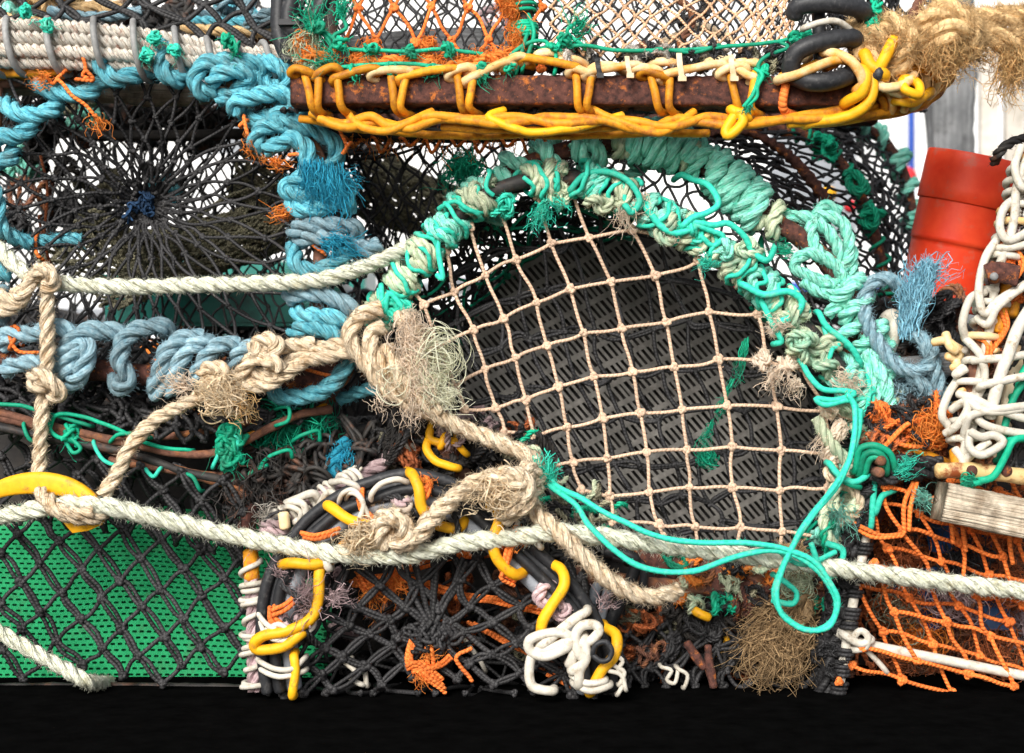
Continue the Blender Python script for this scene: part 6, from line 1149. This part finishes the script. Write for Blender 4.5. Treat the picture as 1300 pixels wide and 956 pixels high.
g = Geo(); hl = spline(pp('880 172 160;950 168 160;1010 206 170;1060 270 180'), .004); sweep(g, hl, rrect(.012, .012, .004, 2, 1), rough=.003, rf=40); obj('crusted_edge', g, M['rust'], ra)
for s in ('1104 450 180;1160 450 500', '860 450 330;1104 450 330', '860 178 180;1050 150 500'): g = Geo(); tube(g, spline(pp(s), .01), .009, 8); obj('base_rod', g, M['rusty'], ra)

# ================================================================== orange netted creel, bottom right
oc_ = thing('lobster_creel', 'creel with white tube frame and knotted orange netting, bottom right', 'creel', (.55, .1, 0), G1)
fr1 = spline(pp('1112 612 -30;1104 650 -32;1096 700 -34;1084 760 -36;1074 820 -38;1064 880 -40'), .003)
g = Geo(); tube(g, fr1, .0062, 12); obj('white_frame', g, M['whitec'], oc_)
g = Geo(); tube(g, spline(pp('1060 800 -30;1080 812 -36;1110 820 -36;1200 838 -36;1350 868 -36'), .004), .0062, 12); obj('white_frame', g, M['whitec'], oc_, 'long white rod lying low behind the orange net')
for s, r in (('1078 812 -40;1090 800 -44;1100 806 -46;1098 820 -44;1084 824 -40', .0045), ('1100 826 -30;1114 840 -26;1124 852 -20', .0035), ('1072 806 -44;1090 816 -46;1104 812 -42', .005)): yw(s, r, 'whitec', par=oc_, name='white_cable')
for t in np.linspace(.03, .97, 11):
    t = float(np.clip(t + RNG.normal(0, .015), 0, .95)); g = Geo(); tube(g, spline(coil(fr1, .0085, t, t + .05, 2.5, RNG.uniform(0, 6), jr=.15), .002), .0028, 7); obj('black_lashing', g, M['nblack'], oc_)
g = Geo(); rope(g, pp('1106 620 -40;1090 660 -30;1080 700 -30;1072 750 -26;1056 800 -24;1046 880 -24'), .011, fuzz=900); rope(g, pp('1094 650 -20;1080 740 -20;1060 780 -16;1040 880 -16'), .009, fuzz=900); obj('black_wrapping', g, M['nblack'], oc_)
for k in range(30): 
    t = k / 30; g = Geo(); rope(g, knotline(P(1090 - 46 * t, 630 + 240 * t, -28) + RNG.normal(0, .006, 3), .012, 1, 3300 + k, n=40), .0034, step=.003, fuzz=500); obj('black_knotting', g, M['nblack'], oc_)
g = Geo(); kp2 = lambda x, y: x > 1094 - (y - 620) * .12 and x < 1335 and 600 < y < 885
dO = lambda x, y: -52 + 14 * math.sin((x - 1100) * .012) + (y - 700) * .02
lattice(g, (1148, 675), (63, 16), (26, 60), range(-6, 8), range(-5, 8), .0028, .0, dO, jit=2.5, kn=.0085, keep=kp2, wamp=.003, both=0)
lattice(g, (1192, 714), (63, 16), (26, 60), range(-6, 8), range(-5, 8), .0026, .0, lambda x, y: dO(x, y) + 16, jit=2.5, kn=.0085, keep=kp2, wamp=.003)
for k, (s) in enumerate(('1160 612 -50;1148 640 -56;1148 676 -56', '1164 612 -50;1156 644 -56;1154 674 -56', '1206 640 -40;1208 664 -54;1210 690 -56', '1218 640 -40;1222 668 -54;1226 700 -54', '1284 660 -40;1282 690 -54;1286 716 -54', '1084 664 -46;1100 672 -56;1120 680 -56;1148 678 -56', '1086 670 -46;1110 682 -56;1146 680 -56')): tube(g, spline(pp(s), .003), .0030, 7)
obj('cover_net', g, M['norange'], oc_)
So2 = patch([[P(1110, 600, 0), P(1200, 610, 0), P(1330, 620, 0)], [P(1100, 740, 60), P(1200, 740, 60), P(1330, 740, 60)], [P(1080, 870, 40), P(1200, 870, 40), P(1330, 870, 40)]])
So3 = patch([[P(1100, 610, 150), P(1330, 600, 150)], [P(1090, 740, 150), P(1330, 740, 150)], [P(1080, 870, 120), P(1330, 870, 120)]])
g = Geo(); net(g, lambda u, v: patch([[P(1100, 610, 90), P(1200, 600, 110), P(1330, 600, 90)], [P(1090, 740, 120), P(1200, 740, 110), P(1330, 740, 120)], [P(1080, 870, 80), P(1200, 870, 90), P(1330, 870, 80)]])(u, v), 14, 18, .0024, 'd', jit=.3, wamp=.005); obj('rear_net', g, M['nbrown'], oc_)
for k in range(30):
    x = RNG.uniform(1100, 1300); y = RNG.uniform(620, 868); g = Geo(); nest(g, P(x, y, RNG.uniform(20, 120)), 90, .03, .02, .0006); obj('stowed_fibre', g, M[random.choice(['nbrown', 'nbrown', 'rusty', 'orangef' if x < 1180 else 'nbrown', 'nolive', 'purple', 'nblack'])], oc_)
for s, m in (('1170 760 70;1220 750 74;1260 760 76', 'x'),):
    g = Geo(); u, v = np.meshgrid(np.linspace(0, 1, 14), np.linspace(0, 1, 10)); Sb2 = patch([[P(1130, 740, 60), P(1190, 720, 70), P(1260, 745, 60)], [P(1140, 770, 66), P(1190, 765, 74), P(1280, 775, 66)], [P(1180, 800, 62), P(1220, 800, 66), P(1290, 800, 60)]])
    g.add(Sb2(u, v), [[j * 14 + i, j * 14 + i + 1, (j + 1) * 14 + i + 1, (j + 1) * 14 + i] for j in range(9) for i in range(13)]); M['navy'] = mk('navy_sheet', (.01, .035, .11), (.02, .07, .18), (.01, .02, .04), rough=.4, tv=.1); obj('blue_sheet', g, M['navy'], oc_)
    g = Geo(); Sb3 = patch([[P(1170, 640, 80), P(1260, 650, 80)], [P(1180, 700, 84), P(1260, 710, 84)]]); g.add(Sb3(u, v), [[j * 14 + i, j * 14 + i + 1, (j + 1) * 14 + i + 1, (j + 1) * 14 + i] for j in range(9) for i in range(13)]); obj('blue_sheet', g, M['navy'], oc_)
g = Geo(); Sw4 = patch([[P(1060, 600, 170), P(1360, 590, 170)], [P(1060, 740, 170), P(1360, 740, 170)], [P(1050, 874, 150), P(1360, 874, 150)]]); g.add(Sw4(u, v), [[j * 14 + i, j * 14 + i + 1, (j + 1) * 14 + i + 1, (j + 1) * 14 + i] for j in range(9) for i in range(13)]); obj('shade_panel', g, M['dark'], oc_)  # dark sheet added as shade behind the orange net
# corner lashings on top of it
for k in range(44):
    x = RNG.uniform(1108, 1196); y = 545 + RNG.uniform(-28, 40) ; g = Geo()
    rope(g, knotline(P(x, y, RNG.uniform(-40, 10)), RNG.uniform(.012, .022), 1, 4100 + k, n=44), RNG.uniform(.0024, .0042), step=.003, fuzz=700); obj('corner_lashing', g, M[random.choice(['nbrown', 'norange', 'norange', 'nblack', 'nblack', 'rusty', 'nbrown'])], oc_)
for s, r, m in (('1100 590 -50;1130 596 -56;1170 600 -52;1190 596 -44', .011, 'nblack'), ('1110 604 -50;1140 584 -60;1180 590 -54', .008, 'nblack'), ('1096 598 -54;1130 610 -60;1160 588 -56;1196 586 -50', .007, 'nblack'), ('1140 562 -40;1170 574 -46;1200 586 -40', .005, 'amber'), ('1120 530 -40;1160 548 -50;1190 560 -50', .003, 'norange'), ('1116 548 -40;1150 566 -54;1196 566 -40', .003, 'norange'), ('1124 566 -50;1150 540 -56;1176 530 -50', .0034, 'norange')):
    ln(oc_, s, r, m, 'r' if m == 'nblack' else 'c', 500, 'corner_lashing')
g = Geo(); nest(g, P(1180, 545, -50), 420, .020, .012, .0005); obj('orange_fray', g, M['orangef'], oc_)
for s in ('1086 596 -60;1092 570 -70;1112 566 -76;1130 576 -74;1136 596 -66', '1092 600 -60;1098 578 -72;1112 574 -78;1124 584 -76;1126 600 -68', '1098 602 -60;1104 584 -72;1114 580 -76;1120 590 -74', '1054 590 -50;1066 604 -62;1084 612 -62;1100 604 -60', '1060 600 -50;1074 612 -60;1090 618 -58'):
    ln(oc_, s, .0042, 'turqc' if RNG.random() < .5 else 'green', name='green_lashing')
for x, y in ((1119, 585), (1117, 600)): g = Geo(); c = P(x, y, -82); tube(g, np.array([c, c + [0, .03, 0]]), .0065, 14, jr=.05); obj('rusty_bolt', g, M['rusty'], oc_)
fr(oc_, 1168, 628, -60, .7, -1, 60, .02, 'turq'); fr(oc_, 1140, 596, -66, .5, .3, 70, .018, 'turqc')
for s in ('1110 612 -40;1108 640 -46;1106 668 -44', '1136 622 -40;1120 630 -50;1112 650 -48'): ln(oc_, s, .004, 'turqc', name='green_lashing')
# twisted pale and green ropes down the left of its frame
twp = thing('twisted_rope', 'faded green and beige ropes twisted down between the central hoop and orange net', 'rope', P(1070, 640, -20))
for s, r, m in (('1080 590 -20;1062 616 -34;1058 640 -36;1074 650 -40;1088 636 -40;1086 616 -30', .0085, 'sage'), ('1050 640 -20;1046 664 -36;1056 690 -36;1070 700 -30', .0075, 'sage'), ('1070 612 -30;1088 628 -44;1090 650 -40;1064 664 -42', .007, 'beige'), ('1064 660 -34;1046 676 -40;1052 702 -30', .006, 'green'), ('1060 590 -26;1050 600 -36;1066 610 -42;1084 600 -40', .0065, 'beige')):
    ln(twp, s, r, m, 'r', 900, 'strand_length')
g = Geo(); frayed(g, P(1066, 650, -44), (.1, -.2, -1), 90, .02, .7, .5, .0005, .006); obj('frayed_end', g, M['turq'], twp)

# brown seaweed like fibre heap
fh = thing('fibre_heap', 'heap of brown frayed rope fibre hanging below the turquoise loop', 'fibre heap', P(980, 830, -10))
g = Geo()
for k in range(20): frayed(g, P(1000 + RNG.uniform(-18, 30), 768 + RNG.uniform(-16, 40), -14 + RNG.uniform(-14, 14)), (-1.5 + k * .075, -.05, -1 + .3 * (k < 8)), 62, RNG.uniform(.045, .085), .16, .42, .00055, .006, n=11)
nest(g, P(985, 822, -10), 200, .030, .03, .0005, turns=.5); obj('fibres', g, M['coir'], fh); M['bfib'] = mk('brown_fibre', (.22, .14, .07), (.46, .31, .16), None, bump=.2, tv=.55); bpy.data.objects['fibres'].data.materials[0] = M['bfib']
g = Geo(); rope(g, pp('1004 690 -20;1010 740 -30;1016 780 -30;1000 800 -30'), .016, fuzz=5000, fz=.012); obj('rope_core', g, M['bfib'], fh); g = Geo(); nest(g, P(1014, 738, -36), 300, .018, .012, .0005); obj('green_fluff', g, M['sage'], fh)

# ================================================================== white cable creel on the right edge
wr = thing('lobster_creel', 'creel at the right edge covered in thick white cable with a wood batten', 'creel', (.62, .0, .25), G1)
sp = spline(pp('1320 180 -60;1300 230 -66;1282 300 -70;1262 370 -72;1244 440 -74;1230 510 -76;1218 590 -78'), .003)
g = Geo(); tube(g, sp, .009, 12, jr=.1); obj('frame_rod', g, M['rusty'], wr)
g = Geo(); tube(g, jig(spline(pp('1310 190 -84;1290 240 -88;1284 290 -90;1270 340 -88;1260 400 -88;1248 450 -88;1240 500 -86;1230 560 -84'), .003), .003, 25), .0054, 12); obj('white_cable', g, M['whitec'], wr)
def wc(s, r=.0051, m='whitec', nm='white_cable'): g = Geo(); tube(g, jig(spline(pp(s), .003), .0006, 40), r, 12, jr=.02); return obj(nm, g, M[m], wr)
for s in ('1296 186 -80;1288 210 -92;1296 236 -96;1310 240 -90', '1300 246 -70;1276 262 -90;1270 290 -98;1282 306 -100;1310 290 -90', '1262 316 -80;1280 314 -96;1320 308 -90', '1268 300 -80;1250 330 -94;1242 370 -100;1250 398 -100;1270 380 -102;1320 350 -96', '1252 370 -90;1232 380 -92;1222 410 -88;1226 430 -80', '1240 404 -80;1254 412 -96;1266 390 -104;1300 364 -104;1330 350 -98',
          '1320 376 -104;1296 410 -112;1280 450 -112;1266 490 -108;1256 530 -100', '1234 458 -90;1260 456 -108;1290 452 -106;1320 446 -100', '1242 494 -96;1250 488 -110;1300 478 -112;1340 472 -104', '1226 430 -80;1244 450 -98;1250 480 -96;1238 510 -92', '1216 480 -70;1204 500 -88;1196 526 -90;1204 540 -84', '1222 466 -74;1212 476 -86;1226 468 -92',
          '1216 500 -90;1236 506 -108;1262 518 -112;1300 530 -110;1340 536 -104', '1208 520 -88;1228 510 -106;1250 522 -114;1290 520 -114;1340 506 -108', '1224 560 -90;1226 540 -104;1236 526 -112;1280 518 -116;1340 512 -110', '1200 550 -84;1216 538 -100;1228 520 -108;1226 506 -106', '1232 548 -106;1230 566 -112;1244 578 -118;1264 570 -120;1274 560 -118;1262 552 -116;1246 554 -116;1232 548 -112', '1226 584 -96;1240 572 -108;1256 560 -112', '1212 570 -90;1222 584 -96;1218 600 -90;1226 560 -94', '1230 500 -100;1252 540 -108;1340 556 -104'):
    wc(s, .0051 if '1320 376' not in s else .0074)
for s in ('1186 434 -40;1200 432 -52;1212 440 -56;1220 446 -50;1214 456 -46;1202 452 -50', '1200 424 -50;1206 440 -58;1214 446 -56', '1206 452 -40;1216 462 -50;1210 468 -44'): wc(s, .0055, 'creamc')
for s in ('1290 280 -74;1276 320 -84;1290 340 -84', '1270 380 -80;1280 410 -86;1264 440 -84', '1240 430 -78;1256 440 -90;1250 470 -88', '1284 306 -80;1300 330 -88;1290 350 -88'):
    g = Geo()
    for q in range(4): tube(g, jig(spline(pp(s) + RNG.normal(0, .004, 3), .003), .0015, 50), .0026, 6)
    obj('orange_lashing', g, M['norange'], wr)
for s, r in (('1280 330 -70;1276 370 -80;1268 420 -84', .007), ('1296 340 -60;1284 400 -76', .008), ('1214 572 -84;1216 600 -92', .009)): wc(s, r, 'amber', 'amber_cable')
for k in range(15):
    t = .04 + .062 * k; g = Geo(); tube(g, spline(coil(sp, .017 + .003 * (k % 2), t, min(t + .05, 1), 1.3, RNG.uniform(0, 6), jr=.18, squash=.9), .0025), .0046, 10, jr=.03); obj('white_wrap', g, M['whitec' if k % 3 else 'creamc'], wr)
for k in range(36):
    y = RNG.uniform(200, 590); x = 1318 - (y - 180) * .235 + RNG.uniform(-14, 26); g = Geo(); rope(g, knotline(P(x, y, RNG.uniform(-76, -40)), RNG.uniform(.010, .018), 1, 5100 + k, n=40), RNG.uniform(.0024, .005), step=.003, fuzz=600); obj('lashing', g, M[random.choice(['rusty', 'nbrown', 'nblack', 'white', 'purple', 'norange', 'white', 'amber', 'tar'])], wr)
g = Geo(); sweep(g, spline(pp('1252 350 -106;1268 346 -110;1292 350 -110'), .002), rrect(.012, .026, .006, 3, 3), rough=.002, rf=40); obj('rusty_bracket', g, M['rust'], wr)
g = Geo(); tube(g, np.array([P(1262, 351, -122), P(1262, 351, -110)]), .005, 14); obj('bolt', g, M['gcoil'], wr)
g = Geo(); sweep(g, spline(pp('1294 440 -60;1276 520 -62;1264 590 -60'), .004), rrect(.03, .02, .004, 2, 4), rough=.0004); obj('plywood_strip', g, M['nylon'], wr)
for s in ('1320 460 -96;1290 500 -100;1276 540 -100;1270 580 -96', '1300 556 -110;1286 560 -118;1276 580 -116;1262 604 -112;1246 610 -112', '1340 550 -100;1290 558 -108', '1322 440 -80;1300 470 -90;1290 500 -90'):
    ln(wr, s, .0045, 'green' if RNG.random() < .6 else 'turqc', name='green_lashing')
g = Geo(); tube(g, spline(pp('1190 598 -96;1220 597 -98;1260 600 -98;1350 612 -96'), .003), .0098, 14, jr=.06); o = obj('stained_tube', g, mk('stained_tube', (.80, .52, .20), (.86, .66, .34), (.30, .07, .02), scale=60, rough=.5, bump=.2, dscale=26, dlo=.5, dhi=.6), wr)
for x in (1234, 1278): g = Geo(); c = P(x, 598, -108); tube(g, np.array([c, c + [0, .006, 0]]), .007, 14); obj('rust_stud', g, M['rust'], wr)
g = Geo(); sweep(g, spline(pp('1192 636 -98;1230 644 -98;1290 656 -96;1360 668 -92'), .003), rrect(.05, .046, .006, 3, 6), rough=.0013, rf=22); obj('wood_batten', g, M['wood'], wr)
g = Geo(); tube(g, spline(pp('1226 612 -110;1232 614 -112;1246 612 -110'), .002), .004, 8); nest(g, P(1230, 612, -112), 60, .007, .006, .0005); obj('green_lashing', g, M['green'], wr)
Sx3 = patch([[P(1290, 230, -50), P(1360, 230, -50), P(1420, 230, 200)], [P(1250, 420, -56), P(1340, 420, -56), P(1420, 420, 200)], [P(1220, 600, -60), P(1330, 600, -60), P(1420, 600, 200)]])
g = Geo(); net(g, Sx3, 12, 16, .003, 'd', jit=.2, wamp=.003); obj('cover_net', g, M['nblack'], wr)
# grey post foot / pale pipe stubs between
st = thing('pipe_offcut', 'short white plastic pipe standing under the blue rope loop', 'pipe', P(1130, 450, 60))
g = Geo(); tube(g, spline(pp('1112 484 40;1124 450 36;1136 420 34;1138 406 40;1128 404 50;1116 430 60;1110 450 64'), .003), .011, 14); obj('pipe_body', g, M['whitec'], st)
g = Geo(); sweep(g, spline(pp('1110 470 90;1220 462 90;1340 470 90'), .006), rrect(.16, .03, .006, 2, 4), rough=.002, rf=10); o = obj('timber_sill', g, M['greyw']); tag(o, 'rough timber sill below the red tube', 'timber')
for k in range(14):
    pass
cl = thing('cord_tangle', 'dark tangle of cords under the blue rope, left of the white cable creel', 'tangle', P(1150, 480, 40))
for k in range(50):
    x = RNG.uniform(1080, 1215); y = RNG.uniform(380, 540); g = Geo(); rope(g, knotline(P(x, y, RNG.uniform(40, 80)), RNG.uniform(.010, .024), 1, 6100 + k, n=40), RNG.uniform(.0028, .006), step=.003, fuzz=600); obj('cord', g, M[random.choice(['nblack', 'nblack', 'tar', 'nblack', 'rusty', 'nblack', 'green', 'hose'])], cl)

# ================================================================== camera and light
cam = bpy.data.cameras.new('camera'); co = bpy.data.objects.new('camera', cam); COL.objects.link(co); co.location = (0, CAM_Y, CAM_Z); co.rotation_euler = (PI / 2, 0, 0)
cam.lens = 36 * 2000 / 1300; cam.sensor_width = 36; cam.clip_start = .05; cam.clip_end = 400; cam.dof.use_dof = True; cam.dof.focus_distance = 1.97; cam.dof.aperture_fstop = 4.5
S.camera = co
w = bpy.data.worlds.new('World'); S.world = w; w.use_nodes = True; nt = w.node_tree; bg = nt.nodes['Background']; sk = nt.nodes.new('ShaderNodeTexSky'); sk.sky_type = 'NISHITA'; sk.sun_disc = False
EL, AZ = math.radians(31), math.radians(-20)     # sun in front of the stack, to the left
sk.sun_elevation = EL; sk.sun_rotation = math.radians(180) + AZ * -1; sk.air_density = 1.0; sk.dust_density = 3.0; sk.ozone_density = 1.0
hs_ = nt.nodes.new('ShaderNodeHueSaturation'); hs_.inputs['Saturation'].default_value = .35; hs_.inputs['Value'].default_value = 1.15; nt.links.new(sk.outputs[0], hs_.inputs['Color']); nt.links.new(hs_.outputs[0], bg.inputs[0]); bg.inputs[1].default_value = .15
sl = bpy.data.lights.new('sun', 'SUN'); sl.energy = 3.6; sl.angle = math.radians(24); sl.color = (1, .96, .9); so = bpy.data.objects.new('sun', sl); COL.objects.link(so)
d = Vector((math.sin(AZ) * math.cos(EL), -math.cos(AZ) * math.cos(EL), math.sin(EL))); so.rotation_euler = d.to_track_quat('Z', 'Y').to_euler()
S.view_settings.view_transform = 'Standard'; S.view_settings.look = 'None'; S.view_settings.exposure = 0; S.view_settings.gamma = 1

# bindings belong to the bar or hoop they are wound on
def under(thing_, names, host):
    h = [c for c in thing_.children if c.name.split('.')[0] == host][0]
    for c in list(thing_.children):
        if c.name.split('.')[0] in names and c is not h: c.parent = h
under(cen, ('rope_binding', 'knot', 'cord', 'frayed_end', 'knot_turn'), 'hoop'); under(lc, ('rope_binding', 'orange_tie', 'frayed_end'), 'face_frame')
under(tc_, ('cable_stitch', 'cable_tie', 'under_cable', 'wrapping'), 'base_bar'); under(tc_, ('green_lashing',), 'upright'); under(ll, ('green_tie', 'tie'), 'frame_rod')
under(bc, ('yellow_cable', 'orange_tie', 'blue_ring'), 'black_pipe'); under(oc_, ('black_lashing', 'black_wrapping', 'black_knotting'), 'white_frame'); under(ra, ('rope_binding', 'twine_binding', 'knot'), 'hoop')
under(wr, ('orange_lashing', 'lashing'), 'frame_rod'); under(tl, ('grey_coil',), 'padding_rope')
